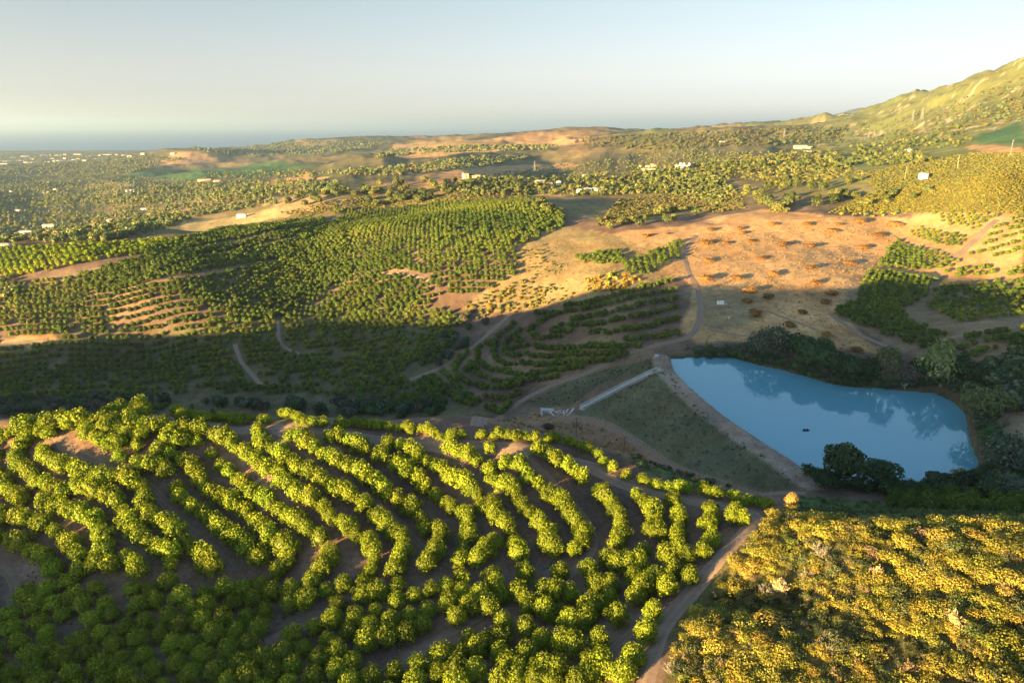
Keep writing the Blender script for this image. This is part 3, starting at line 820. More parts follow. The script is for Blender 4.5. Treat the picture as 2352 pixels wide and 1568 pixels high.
LANES = []   # world polylines with half widths, kept clear of trees
def lane_clear(xy, extra=1.2):
    ok = np.ones(len(xy), bool)
    for L, w in LANES:
        ok &= poly_dist(xy[:, 0], xy[:, 1], L, False, 30) > w + extra
    return ok

def lattice(uv, sx, sy, ang, jit=0.12, prob=1.0, seed=0, wav=0.0, lift=0.0, clear=1.2):
    """tree places on a planted grid inside an outline"""
    r = np.random.default_rng(900 + seed)
    P = world_poly(uv, lift)
    c = P.mean(0); rad = np.hypot(*(P - c).T).max()
    nx, ny = int(rad / sx) + 2, int(rad / sy) + 2
    I, J = np.meshgrid(np.arange(-nx, nx + 1), np.arange(-ny, ny + 1))
    x = I * sx + (J % 2) * sx * 0.5; y = J * sy
    x = x + wav * np.sin(y / 35.0 + seed); y = y + wav * np.sin(x / 28.0 + seed * 2.1)
    x = x + r.normal(size=x.shape) * sx * jit; y = y + r.normal(size=x.shape) * sy * jit * 0.7
    ca, sa = math.cos(math.radians(ang)), math.sin(math.radians(ang))
    X = (c[0] + x * ca - y * sa).ravel(); Y = (c[1] + x * sa + y * ca).ravel()
    k = in_poly(X, Y, P) & (r.random(X.shape) < prob)
    xy = np.stack([X[k], Y[k]], 1)
    return xy[lane_clear(xy, clear)]

# ------------------------------------------------------------------ roads and tracks, draped over the ground
def soil_mat(name, c1, c2, scale, bump=0.25):
    m, nt, b = new_mat(name, 0.95, 0.1)
    N, L = nt.nodes, nt.links
    tc = N.new('ShaderNodeTexCoord'); nz = N.new('ShaderNodeTexNoise'); nz.inputs['Scale'].default_value = scale; nz.inputs['Detail'].default_value = 8; nz.inputs['Roughness'].default_value = 0.65
    L.new(tc.outputs['Object'], nz.inputs['Vector'])
    at = N.new('ShaderNodeAttribute'); at.attribute_name = 'col'
    mr = N.new('ShaderNodeMapRange'); mr.inputs['From Min'].default_value = 0.3; mr.inputs['From Max'].default_value = 0.7
    L.new(nz.outputs['Fac'], mr.inputs['Value'])
    mx = N.new('ShaderNodeMix'); mx.data_type = 'RGBA'
    mx.inputs['A'].default_value = (*c1, 1); mx.inputs['B'].default_value = (*c2, 1)
    L.new(mr.outputs['Result'], mx.inputs['Factor'])
    mu = N.new('ShaderNodeMix'); mu.data_type = 'RGBA'; mu.blend_type = 'MULTIPLY'; mu.inputs['Factor'].default_value = 1
    L.new(mx.outputs['Result'], mu.inputs['A']); L.new(at.outputs['Color'], mu.inputs['B'])
    L.new(mu.outputs['Result'], b.inputs['Base Color'])
    bp = N.new('ShaderNodeBump'); bp.inputs['Strength'].default_value = bump; bp.inputs['Distance'].default_value = 0.2
    L.new(nz.outputs['Fac'], bp.inputs['Height']); L.new(bp.outputs['Normal'], b.inputs['Normal'])
    return m
M_TRACK = soil_mat('packed_dirt', (0.23, 0.16, 0.115), (0.31, 0.22, 0.16), 0.8)
M_TRAIL = soil_mat('worn_trail', (0.15, 0.105, 0.075), (0.22, 0.155, 0.105), 0.8)
M_REDTRACK = soil_mat('red_earth', (0.27, 0.15, 0.085), (0.36, 0.21, 0.12), 0.7)
M_LANE = soil_mat('trodden_soil', (0.18, 0.122, 0.086), (0.25, 0.175, 0.125), 0.8)
M_CONC = soil_mat('weathered_concrete', (0.36, 0.34, 0.31), (0.50, 0.48, 0.44), 0.6, 0.1)

def ribbon(name, uvs, width, mat, label, lift=0.06, register=True, step=1.2):
    P = hit([p[0] for p in uvs], [p[1] for p in uvs])[:, :2]
    d = np.concatenate([[0], np.cumsum(np.hypot(*np.diff(P, axis=0).T))])
    # soften the corners of the traced line
    n = max(4, int(d[-1] / step)); t = np.linspace(0, d[-1], n)
    Q = np.stack([np.interp(t, d, P[:, 0]), np.interp(t, d, P[:, 1])], 1)
    k = max(1, int(5 / step))
    for _ in range(3):
        R = Q.copy()
        for i in range(1, len(Q) - 1):
            a, b = max(0, i - k), min(len(Q), i + k + 1)
            m = min(i - a, b - 1 - i)
            R[i] = Q[i - m:i + m + 1].mean(0)
        Q = R
    T = np.gradient(Q, axis=0); T /= np.linalg.norm(T, axis=1)[:, None] + 1e-9
    Nn = np.stack([-T[:, 1], T[:, 0]], 1)
    w = width * (1 + 0.16 * fbm(Q[:, 0], Q[:, 1], 12, 2, 3))
    cols = 7; V = []; C = []
    for j in range(cols):
        f = j / (cols - 1) - 0.5
        e = Q + Nn * (f * w)[:, None] * (1 + 0.12 * fbm(Q[:, 0] + j * 9, Q[:, 1], 4, 2, 7 + j))[:, None]
        z = ground(e[:, 0], e[:, 1]) + lift + (0 if 0 < j < cols - 1 else -lift * 1.6 - 0.05)
        V.append(np.stack([e[:, 0], e[:, 1], z], 1))
        rut = 0.86 if j in (2, 4) else (1.06 if j == 3 else 1.0)
        C.append(np.full((len(Q), 3), rut))
    V = np.stack(V, 1).reshape(-1, 3); C = np.stack(C, 1).reshape(-1, 3)
    idx = np.arange(len(Q) * cols).reshape(len(Q), cols)
    F = np.stack([idx[:-1, :-1], idx[1:, :-1], idx[1:, 1:], idx[:-1, 1:]], -1).reshape(-1, 4)
    me = np_mesh(name, V, F, C, True, mat)
    if me.polygons[0].normal.z < 0: me.flip_normals()
    tag(link(name, me), label, None, None, 'structure')
    if register: LANES.append((Q[::3], width / 2))

ROADS = [
 ('dirt_road', 'A 1350 215;1500 240;1700 280;1960 300|B 0 300;300 335;500 345;720 330;950 350;1200 345;1450 395;1700 435;2000 470|C 40 480;300 492;600 515;900 560;1300 540;1500 600;1700 690;1900 780;2150 880;2352 960|D 950 590;1250 640;1550 690;1850 745;1760 830;1620 960;1450 1130;1300 1330;1180 1480|G 2250 730;2130 830;2040 960;1960 1150;1880 1400;1840 1600', 3.6, 'pale dirt road along the crest of the knoll and down beside the brush', 0),
 ('dirt_lane', 'B 560 350;640 440;760 550;950 640;1150 760;1400 890;1600 1000;1750 1130;1900 1230;2030 1330;2100 1460|F 1950 330', 2.2, 'dirt lane dropping diagonally between the middle rows of the knoll', 0),
 ('dirt_lane', 'A 1200 740;1380 780;1490 920;1560 1080;1700 1200;1850 1290;2050 1420;2200 1560|F 100 490', 2.2, 'dirt lane between the left rows of the knoll', 0),
 ('dirt_lane', 'A 560 380;560 520;640 610;800 660;960 690;1180 730', 2.8, 'curved dirt lane around the small inner block of trees', 0),
 ('dirt_lane', 'C 1060 600;1200 660;1330 780;1480 960;1620 1090;1740 1220;1830 1360;1850 1480|G 1420 300;1280 420;1180 540;1030 640;850 720;640 790;400 880;140 990;-100 1090|F 1800 1330;1500 1480', 2.2, 'dirt lane in the hollow right of the knoll rows', 0),
 ('red_dirt_lane', 'A 1580 430;1480 500;1380 570;1270 650;1200 740', 2.4, 'short red earth lane across the left rows', 2),
 ('dirt_lane', 'E -200 360;0 400;120 470;210 580;265 700;180 790;0 880', 2.2, 'dirt lane bending at the lower left edge of the grove', 0),
 ('dirt_lane', 'F 380 1170;620 1060;760 1000;1000 930', 2.4, 'short dirt lane in the shaded trees at the bottom', 0),
 ('dirt_lane', 'G 1050 1568;1250 1420;1500 1270;1700 1100;1850 950;1980 820', 2.6, 'short dirt lane between the sparse trees at the bottom', 0),
 ('dirt_lane', 'G 250 1330;500 1170;760 1100;900 1050', 2.2, 'dirt gap between half lit trees near the bottom', 0),
 ('dirt_road', 'P 1100 975;1140 960;1200 915;1270 880;1330 866;1400 832;1470 802;1540 786;1590 775;1612 720;1603 660;1582 625;1572 590;1580 562;1600 540', 4.4, 'dirt road climbing past the dam along the terraced grove', 0),
 ('dirt_road', 'P 940 872;1020 842;1080 800;1130 760;1172 722', 4.0, 'faint dirt road up the creek valley', 0),
 ('dirt_road', 'P 1095 980;1200 969;1310 957;1380 967;1440 1000;1500 1042;1560 1082;1640 1104;1760 1137;1850 1132', 3.6, 'dirt road along the toe of the dam', 0),
 ('dirt_track', 'P 640 735;640 790;665 805;690 812', 3.0, 'narrow track in the shaded valley grove', 0),
 ('dirt_track', 'P 540 790;552 830;580 860;600 884', 3.4, 'curving track in the shaded valley grove left of the creek', 0),
 ('dirt_track', 'P 1905 720;1940 745;1975 770;2020 787;2050 800', 3.4, 'dirt track along the edge of the dark grove above the pond', 0),
 ('dirt_track', 'P 2140 785;2200 775;2250 762;2352 745', 3.4, 'dirt track between rows of the grove right of the pond', 0),
 ('dirt_track', 'P 2270 842;2310 834;2380 828', 3.0, 'dirt track at the right edge above the pond', 0),
 ('dirt_track', 'P 2320 940;2290 960;2300 985;2330 1010;2345 1040', 3.0, 'dirt track at the right bank of the pond', 0),
 ('dirt_track', 'P 740 516;760 505;790 490', 6.0, 'pale track over the saddle of the grove ridge', 0),
 ('dirt_track', 'P 430 575;500 562;560 552;700 528', 4.0, 'pale track through the grove on the left ridge', 0),
 ('dirt_track', 'P 160 632;240 612;330 590', 4.5, 'bare track below the lime green block', 0),
 ('dirt_track', 'P 330 655;400 642;480 628;560 612;640 598', 3.0, 'reddish terrace track on the left slope', 2),
 ('dirt_track', 'P 460 590;540 575;620 560;690 548', 2.6, 'upper reddish terrace track on the left slope', 2),
 ('dirt_track', 'P 0 792;60 786;110 780', 4.0, 'sunlit track at the left edge of the valley', 0),
 ('dirt_track', 'P 2190 595;2230 560;2260 530;2290 505', 5.0, 'pale track up between the blocks of the right grove', 0),
 ('dirt_track', 'P 2050 540;2130 570;2210 602', 3.0, 'track between the two rows blocks on the right slope', 0),
 ('dirt_track', 'P 880 632;910 622;960 635;985 645', 3.0, 'pale track over the spur in the centre grove', 0),
 ('trail', 'P 1655 528;1700 538;1760 553;1880 566;2000 572;2040 576', 1.0, 'thin dark trail across the upper dry field', 1),
 ('trail', 'P 1600 548;1660 560;1740 572;1850 582;1960 588;2010 590', 1.1, 'thin dark trail across the middle of the dry field', 1),
 ('trail', 'P 1840 600;1900 607;1980 618;2030 622', 1.1, 'thin dark trail at the right of the dry field', 1),
 ('trail', 'P 1585 585;1620 600;1700 606;1780 603', 1.1, 'thin dark trail at the left of the dry field', 1),
 ('trail', 'P 2130 480;2060 492;1960 496;1900 500;1800 505', 1.2, 'thin trail along the top of the dry field', 1),
 ('trail', 'P 1640 785;1720 788;1760 780', 1.2, 'thin trail above the pond', 1),
 ('trail', 'P 1620 705;1700 700;1760 712;1830 740;1880 760', 1.6, 'pale trail curving over the shaded field', 0),
 ('trail', 'P 1625 755;1680 770;1740 772;1790 757', 1.6, 'pale curved trail in the lower shaded field', 0),
]
for nm, t, w, lab, m_ in ROADS:
    ribbon(nm, uv_of(t), w, (M_LANE if nm == 'dirt_lane' else (M_TRACK, M_TRAIL, M_REDTRACK)[m_]), lab, lift=0.07 if uv_of(t)[0][1] > 900 else 0.18)

# ------------------------------------------------------------------ avocado trees
trees = []   # x, y, size, zone
def add(xy, zone, s0=0.92, s1=1.12):
    for p in xy: trees.append((p[0], p[1], rng.uniform(s0, s1), zone))
for row in KNOLL_ROWS: add(along(uv_of(row), 2.0, 1.5, 0.25), 'row', 0.58, 0.88)
for row in HEDGES: add(along(uv_of(row), 1.8, 1.3, 0.3), 'hedge', 0.46, 0.62)
for g in SINGLES.split('|'):
    uv = uv_of(g.strip().replace('\n', ''))
    P = hit([p[0] for p in uv], [p[1] for p in uv], 2.0)
    add(P[:, :2], 'tips', 0.64, 0.84)
SHADE = [(-120, 1385), (-20, 1410), (70, 1345), (130, 1330), (330, 1325), (560, 1332), (660, 1330), (760, 1328), (860, 1322), (960, 1330), (1045, 1335), (1040, 1400), (1000, 1450), (1040, 1500), (1060, 1570), (1060, 1660), (-200, 1660)]
add(lattice(SHADE, 3.3, 4.0, 24, 0.10, 0.97, 1, 1.0, lift=1.6, clear=0.4), 'shade', 0.62, 0.84)
add(lattice([(-120, 1400), (-20, 1420), (40, 1440), (35, 1340), (-30, 1300), (-150, 1300)], 3.4, 4.2, 24, 0.1, 0.85, 2, lift=1.6, clear=0.4), 'shade', 0.62, 0.84)
add(lattice([(-420, 1010), (-40, 980), (-60, 1280), (-420, 1330)], 3.4, 7.0, -40, 0.08, 0.95, 3), 'row', 0.6, 0.8)

T_ROWS = ['S 1600 120;1760 100;1900 60;2050 20;2200 -20;2300 -50', 'S 1400 170;1560 170;1700 145;1900 105;2100 55;2338 10', 'S 1640 215;1850 180;2050 130;2338 70', 'S 1640 255;1850 240;2100 190;2338 130', 'S 1760 300;1900 300;2150 255;2338 210', 'S 2000 345;2200 330;2338 305',
 'S 1500 190;1400 240;1350 290;1400 335;1560 325', 'S 1250 240;1180 290;1120 350;1110 420;1130 480;1200 515;1300 505;1450 515;1650 495;1900 485;2000 440', 'S 1290 285;1200 350;1180 420;1240 460;1330 435', 'S 1390 395;1600 405;1850 395;2090 385', 'S 1360 460;1550 455;1750 445;1960 430',
 'S 1100 360;1010 400;1000 470;1060 540;1160 555;1300 585;1500 560;1700 530', 'S 1100 620;1200 625;1350 620;1540 595', 'S 940 430;870 490;850 540;880 600;950 640;1100 670;1280 650', 'S 930 560;960 500;1050 600;1000 560', 'S 780 560;850 640;900 700;1010 760', 'S 700 590;790 680;870 750;960 780', 'S 1060 730;1180 740;1280 705', 'S 650 620;720 720;780 760', 'S 1200 420;1260 400;1340 380', 'S 1240 330;1300 370', 'S 1560 250;1500 290;1620 290', 'S 1070 800;1170 830;1230 760']
for row in T_ROWS: add(along(uv_of(row), 3.7), 'far', 0.9, 1.12)
FAR = [  # outline, spacing along, spacing across, angle, share planted, size
 ([(-280, 590), (0, 572), (230, 562), (420, 548), (420, 562), (200, 605), (0, 645), (-280, 690)], 4.9, 4.9, 12, 0.97, 1.05),
 ([(60, 676), (160, 652), (260, 606), (430, 545), (560, 522), (740, 503), (800, 562), (810, 640), (700, 690), (620, 735), (400, 745), (200, 765), (100, 772), (-280, 780), (-280, 700)], 4.0, 5.2, 8, 0.93, 1.05),
 ([(740, 523), (770, 482), (870, 482), (980, 472), (1080, 462), (1200, 462), (1290, 492), (1300, 520), (1180, 572), (1190, 640), (1060, 690), (960, 640), (880, 618), (830, 642), (790, 560)], 4.0, 6.4, -12, 0.92, 1.0),
 ([(600, 600), (700, 560), (880, 570), (1000, 630), (1010, 680), (960, 716), (700, 735), (600, 735)], 4.0, 6.4, -5, 0.9, 0.95),
 ([(-280, 655), (60, 652), (180, 634), (300, 600), (440, 560), (560, 560), (300, 660), (-280, 720)], 4.0, 5.2, 8, 0.93, 0.98),
 ([(830, 645), (880, 622), (930, 642), (1000, 690), (980, 715), (850, 715), (720, 742), (720, 722), (780, 682)], 5.2, 5.6, 0, 0.95, 1.0),
 ([(-280, 800), (120, 772), (420, 742), (640, 712), (720, 752), (820, 722), (1040, 712), (1060, 750), (1000, 830), (900, 862), (700, 862), (520, 870), (200, 900), (-280, 900)], 4.0, 5.6, 6, 0.86, 1.0),
 ([(-280, 902), (200, 900), (520, 872), (700, 864), (900, 864), (1010, 885), (1040, 930), (1000, 945), (700, 905), (500, 905), (200, 925), (-280, 925)], 4.2, 6.0, 2, 0.8, 1.0),
 ([(1320, 592), (1420, 577), (1440, 610), (1340, 606)], 5.0, 5.4, 0, 1, 0.95), ([(1430, 612), (1560, 552), (1572, 585), (1480, 632), (1440, 627)], 5.0, 5.4, 20, 1, 0.95),
 ([(2070, 543), (2205, 597), (2190, 617), (2100, 622), (2015, 612), (2040, 570)], 3.2, 6.4, -42, 1, 0.76), ([(2120, 520), (2240, 556), (2225, 592), (2085, 536)], 3.2, 6.4, -42, 1, 0.72),
 ([(2130, 488), (2290, 496), (2240, 530), (2180, 520)], 3.6, 6.6, -10, 1, 0.75), ([(2275, 500), (2400, 495), (2400, 592), (2240, 592), (2225, 605), (2255, 560)], 3.8, 7.2, 10, 0.9, 0.8),
 ([(1990, 622), (2150, 642), (2130, 682), (2050, 722), (1970, 690)], 3.3, 5.6, -48, 1, 0.86), ([(1960, 690), (2060, 702), (2095, 742), (2200, 778), (2120, 800), (2040, 772), (1915, 722)], 3.3, 5.6, -48, 1, 0.86),
 ([(2140, 662), (2352, 642), (2400, 640), (2400, 722), (2205, 742), (2130, 712)], 3.8, 7.4, 8, 0.88, 0.85), ([(2100, 790), (2352, 742), (2400, 740), (2400, 790), (2200, 832), (2060, 802)], 3.8, 6.4, 10, 0.9, 0.9),
 ([(2160, 625), (2400, 608), (2400, 630), (2170, 645)], 4.6, 7, 5, 0.9, 0.95),
 ([(2030, 1130), (2352, 1150), (2420, 1160), (2420, 1195), (2200, 1190), (2000, 1160)], 4.8, 6.5, -15, 0.85, 1.0),
 ([(1480, 1060), (1560, 1080), (1700, 1120), (1790, 1150), (1740, 1145), (1600, 1105)], 5.0, 6.0, -20, 0.5, 0.8),
]
for i, (uv, sx, sy, an, pr, sz) in enumerate(FAR): add(lattice(uv, sx, sy, an, 0.08, pr, 10 + i, 1.5), 'lime' if i == 0 else 'far', 0.8 * sz, 1.12 * sz)

TR = np.array([(t[0], t[1], t[2]) for t in trees]); ZN = np.array([t[3] for t in trees])
# no two crowns in one spot
order = np.argsort(TR[:, 1]); keep = np.ones(len(TR), bool)
from collections import defaultdict
cells = defaultdict(list)
for i in order:
    x, y, s = TR[i]; cx, cy = int(x // 4), int(y // 4); mind = 1.5 if ZN[i] != 'hedge' else 1.2
    bad = False
    for a in (-1, 0, 1):
        for b in (-1, 0, 1):
            for j in cells[(cx + a, cy + b)]:
                if (TR[j, 0] - x) ** 2 + (TR[j, 1] - y) ** 2 < mind ** 2: bad = True
    if bad: keep[i] = False
    else: cells[(cx, cy)].append(i)
keep &= ~((TR[:, 0] > 62) & (TR[:, 1] < 132))
TR, ZN = TR[keep], ZN[keep]
lanes_ok = np.ones(len(TR), bool)
nearm = TR[:, 1] < 170
ok_ = lane_clear(TR[nearm][:, :2], -1.3); lanes_ok[np.where(nearm)[0][~ok_ & (ZN[nearm] != 'hedge')]] = False
TR, ZN = TR[lanes_ok], ZN[lanes_ok]
TZ = ground(TR[:, 0], TR[:, 1])
U, Vv = project(TR[:, 0], TR[:, 1], TZ + 2)
inview = (U > -35) & (U < 2390) & (Vv < 1600) & (Vv > 0)
dist = np.sqrt(TR[:, 0] ** 2 + TR[:, 1] ** 2 + TZ ** 2)
dist[~inview] = 1e9
rank = np.argsort(dist)
IND = rank[:300]
print('avocado trees', len(TR), 'near limit', dist[IND[-1]], 'rows end at v', Vv[IND].min())
LAB = {'row': ('sunlit yellow green avocado tree at the lower end of a long curving knoll row', 'lower ends of the knoll rows'),
       'hedge': ('small sunlit avocado tree in the hedge line along the crest road', 'hedge line by the crest road'),
       'tips': ('avocado tree with only its top sunlit, in half shaded rows beside the dirt road', 'half shaded rows beside the dirt road'),
       'shade': ('dark green avocado tree in the fully shaded dense block along the bottom edge', 'shaded block along the bottom edge')}
cm = [crown_mesh('crown', p, AVO * k) for p, k in zip(protos_hi, (1.05, 0.95, 1.12, 1.0, 1.08, 0.94, 1.15))]
tm = [trunk_mesh('trunk', 2.2, 0.13, 4, 30 + i, None, 0.55) for i in range(3)]
firsts = {}
for q, i in enumerate(IND):
    k = q % 7
    x, y, s = TR[i]
    loc = (x, y, TZ[i] - 0.05); rot = rng.uniform(0, 6.28); sc = (s * rng.uniform(0.93, 1.1), s * rng.uniform(0.93, 1.1), s * rng.uniform(0.85, 1.12) * (1.22 if ZN[i] in ('row', 'tips') else 1.05))
    if k not in firsts:
        o = empty('avocado_tree', loc, rot); o.scale = sc
        link('trunk', tm[k % 3], o); link('crown', cm[k], o)
        firsts[k] = o
    else:
        o = copy_tree(firsts[k], loc, rot, sc)
    lab, grp = LAB[ZN[i] if ZN[i] in LAB else 'row']
    tag(o, lab, 'tree', grp)
rest = np.ones(len(TR), bool); rest[IND] = False
rest &= (dist < 1e8) | (TR[:, 1] < 260)
jobs = []
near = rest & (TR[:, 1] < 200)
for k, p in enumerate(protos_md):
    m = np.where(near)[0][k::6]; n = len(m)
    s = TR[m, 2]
    jobs.append((p, np.stack([TR[m, 0], TR[m, 1], TZ[m] - 0.05], 1), rng.uniform(0, 6.28, n), np.stack([s * rng.uniform(.93, 1.1, n), s * rng.uniform(.93, 1.1, n), s * rng.uniform(.85, 1.12, n) * np.where(ZN[m] == 'row', 1.22, 1.0)], 1), tint(n, AVO * 1.12, 0.15, 0.04) * np.where(((TR[m, 0] > 62) & (TR[m, 1] > 112))[:, None], np.array((0.42, 0.52, 1.1)), 1.0)))  # trees behind the brush hill: their shade is put into a darker tint
far_ = rest & (TR[:, 1] >= 200)
for k, p in enumerate(protos_lo):
    m = np.where(far_)[0][k::6]; n = len(m)
    s = TR[m, 2]
    patch = fbm(TR[m, 0], TR[m, 1], 60, 3, 12)[:, None]
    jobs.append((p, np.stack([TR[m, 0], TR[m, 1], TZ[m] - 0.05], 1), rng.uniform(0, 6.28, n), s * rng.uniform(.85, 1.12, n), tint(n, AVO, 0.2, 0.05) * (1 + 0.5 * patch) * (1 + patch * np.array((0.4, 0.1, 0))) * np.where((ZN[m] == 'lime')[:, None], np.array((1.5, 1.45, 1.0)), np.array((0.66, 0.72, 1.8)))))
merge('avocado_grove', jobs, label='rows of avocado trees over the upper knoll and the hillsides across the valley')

# ------------------------------------------------------------------ chaparral on the near right hill
OLIVE = np.array((0.30, 0.29, 0.045)); GOLD = np.array((0.45, 0.375, 0.060)); TAN = np.array((0.34, 0.26, 0.13)); SAGE = np.array((0.12, 0.14, 0.055)); DARKSAGE = np.array((0.07, 0.085, 0.035))
def shrub(seed, R, H, n, leaf, spiky=0.5):
    """a scrub bush: fine upright sprays fanning from the base, a ragged top"""
    r = np.random.default_rng(seed)
    nb = 16
    th = r.uniform(0, 2 * np.pi, nb); el = r.uniform(0.25, 1.5, nb); ln = r.uniform(0.7, 1.15, nb)
    D = np.stack([np.cos(th) * np.cos(el) * R, np.sin(th) * np.cos(el) * R, np.sin(el) * H], 1) * ln[:, None]
    k = r.integers(0, nb, n); t = r.uniform(0.45, 1.0, n) ** 0.7
    P = D[k] * t[:, None] + r.normal(size=(n, 3)) * np.array((0.16 * R, 0.16 * R, 0.10 * H))
    P[:, 2] = np.abs(P[:, 2]) + 0.03
    up = D[k] / np.linalg.norm(D[k], axis=1)[:, None] * spiky + r.normal(size=(n, 3)) * 0.5; up[:, 2] += 0.3
    up /= np.linalg.norm(up, axis=1)[:, None]
    sd = np.cross(up, r.normal(size=(n, 3))); sd /= np.linalg.norm(sd, axis=1)[:, None]
    s = leaf * r.uniform(0.6, 1.4, n)[:, None]
    V = np.stack([P - up * s, P - sd * s * 0.42, P + up * s, P + sd * s * 0.42], 1).reshape(-1, 3)
    c = (r.uniform(0.7, 1.25, nb)[k] * r.uniform(0.75, 1.3, n))[:, None] * np.ones(3)
    return V, np.arange(n * 4).reshape(-1, 4), np.zeros((0, 3), int), np.repeat(c, 4, 0)

def poly_scatter(uv, per_m2, seed, lift=0.0, mind=0.0):
    r = np.random.default_rng(seed)
    P = world_poly(uv, lift); lo, hi = P.min(0), P.max(0)
    n = int((hi - lo).prod() * per_m2)
    xy = lo + r.random((n, 2)) * (hi - lo)
    xy = xy[in_poly(xy[:, 0], xy[:, 1], P)]
    return xy
def uv_scatter(uv, n, seed, ymin=0):
    """n places inside an outline, evenly spread as seen"""
    r = np.random.default_rng(seed)
    q = np.asarray(uv, float); lo, hi = q.min(0), q.max(0)
    p = lo + r.random((n * 5, 2)) * (hi - lo)
    p = p[in_poly(p[:, 0], p[:, 1], q)][:n]
    P = hit(p[:, 0], p[:, 1])
    return P[P[:, 1] > ymin]

def put(protos, xy, smin, smax, cols, weights, r, zoff=-0.05, var=0.12, flat=None):
    n = len(xy)
    z = ground(xy[:, 0], xy[:, 1]) + zoff
    which = r.integers(0, len(protos), n); ci = r.choice(len(cols), n, p=np.array(weights) / sum(weights))
    C = np.array(cols)[ci] * r.uniform(1 - var, 1 + var, (n, 1)) * (1 + r.normal(size=(n, 3)) * 0.06)
    S = r.uniform(smin, smax, n)
    S3 = np.stack([S * r.uniform(0.85, 1.15, n), S * r.uniform(0.85, 1.15, n), S * r.uniform(0.75, 1.2, n) * (flat or 1)], 1)
    rot = r.uniform(0, 6.28, n)
    return [(p, np.stack([xy[which == k, 0], xy[which == k, 1], z[which == k]], 1), rot[which == k], S3[which == k], C[which == k]) for k, p in enumerate(protos)]

def build_chaparral():
    r = np.random.default_rng(50)
    hill = [(1775, 1175), (1860, 1180), (1960, 1190), (2060, 1196), (2200, 1200), (2480, 1200), (2700, 1300), (2800, 1700), (1500, 1720), (1530, 1568), (1545, 1460), (1590, 1370), (1650, 1300), (1720, 1235), (1755, 1200)]
    xy = poly_scatter(hill, 0.95, 51, 0.6)
    xy = xy[lane_clear(xy, 0.7)]
    n = fbm(xy[:, 0], xy[:, 1], 14, 3, 88) + 0.25 * r.normal(size=len(xy))
    pr = [shrub(300 + i, 1.25, 1.5, 420, 0.115) for i in range(5)] + [shrub(310 + i, 1.5, 1.0, 420, 0.115, 0.3) for i in range(3)]
    dns = [crown(320 + i, 1.3, 1.6, 0.0, 9, 480, 0.10, tips=0.2, jag=0.3, core=False) for i in range(5)]
    jobs = []
    dark = in_poly(xy[:, 0], xy[:, 1], world_poly([(1640, 1335), (1700, 1300), (1820, 1320), (1930, 1390), (1960, 1440), (1880, 1465), (1760, 1445), (1630, 1425)], 0.5)) | in_poly(xy[:, 0], xy[:, 1], world_poly([(2030, 1450), (2090, 1440), (2160, 1500), (2100, 1520)], 0.5))  # shade pockets: darker shrub colours put in here to carry the shade
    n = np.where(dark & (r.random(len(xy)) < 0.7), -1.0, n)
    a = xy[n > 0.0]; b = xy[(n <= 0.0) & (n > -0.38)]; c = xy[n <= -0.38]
    jobs += put(dns, a, 0.45, 1.5, [OLIVE, GOLD, SAGE * 1.3], [5, 4, 2], r, flat=0.72)
    jobs += put(pr, b, 0.5, 1.35, [GOLD, OLIVE, TAN, SAGE * 1.3], [4, 4, 1.6, 2], r, flat=0.72)
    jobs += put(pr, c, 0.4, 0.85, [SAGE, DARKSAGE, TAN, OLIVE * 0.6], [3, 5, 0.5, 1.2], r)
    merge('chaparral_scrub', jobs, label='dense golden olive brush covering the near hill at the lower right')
    # grassy shaded slope behind it and weeds elsewhere: short tufts
    tf = [shrub(340 + i, 0.7, 0.55, 40, 0.16) for i in range(4)]
    jobs = []
    g = poly_scatter([(1830, 1142), (2000, 1152), (2352, 1185), (2400, 1210), (2200, 1215), (2000, 1195), (1800, 1200)], 0.35, 61)
    jobs += put(tf, g, 0.8, 1.6, [SAGE, GREEN, DARKSAGE], [3, 3, 2], r)
    for i, (uv, d, cl) in enumerate([
        ([(1530, 850), (1620, 950), (1740, 1040), (1850, 1108), (1800, 1128), (1640, 1090), (1500, 1045), (1400, 975), (1330, 948), (1420, 900)], 0.14, [DAMG, GREEN, DRY * 0.8]),
        ([(1210, 920), (1330, 865), (1480, 828), (1510, 845), (1400, 878), (1310, 925), (1250, 935)], 0.25, [DAMG, DARKSAGE, TAN]),
        ([(1110, 965), (1240, 950), (1320, 955), (1400, 975), (1500, 1050), (1560, 1080), (1450, 1060), (1320, 1010), (1180, 985)], 0.22, [TAN * 0.8, DRY * 0.7, SAGE]),
        ([(1420, 1035), (1500, 1075), (1640, 1110), (1780, 1160), (1700, 1150), (1560, 1110), (1450, 1070)], 0.4, [GREEN, SAGE, DARKSAGE]),
        ([(1600, 790), (1560, 700), (1580, 540), (1900, 495), (2100, 510), (2010, 620), (1960, 690), (1930, 725), (2040, 815), (1900, 800), (1700, 785)], 0.07, [STRAW * 0.9, DRY, STRAW * 0.7, SAGE]),
        ([(1180, 560), (1400, 540), (1560, 540), (1560, 640), (1330, 690), (1200, 715), (1060, 710), (1140, 650)], 0.07, [STRAW * 0.8, DRY * 0.9, SAGE, OLIVE * 0.5])]):
        g = poly_scatter(uv, d, 70 + i)
        jobs += put(tf, g[lane_clear(g, 0.2)], 0.5, 1.3, cl, [1] * len(cl), r)
    # weeds between the knoll rows
    g = poly_scatter([(-100, 1000), (400, 965), (1000, 990), (1400, 1040), (1750, 1170), (1500, 1600), (-100, 1600)], 0.10, 80)
    jobs += put(tf, g[lane_clear(g, 0.2)], 0.3, 0.8, [TAN * 0.8, SAGE * 0.8, DRY * 0.7], [2, 1, 2], r)
    merge('grass', jobs, label='dry and green grass tufts over the dam, the dry field and the knoll')
build_chaparral()

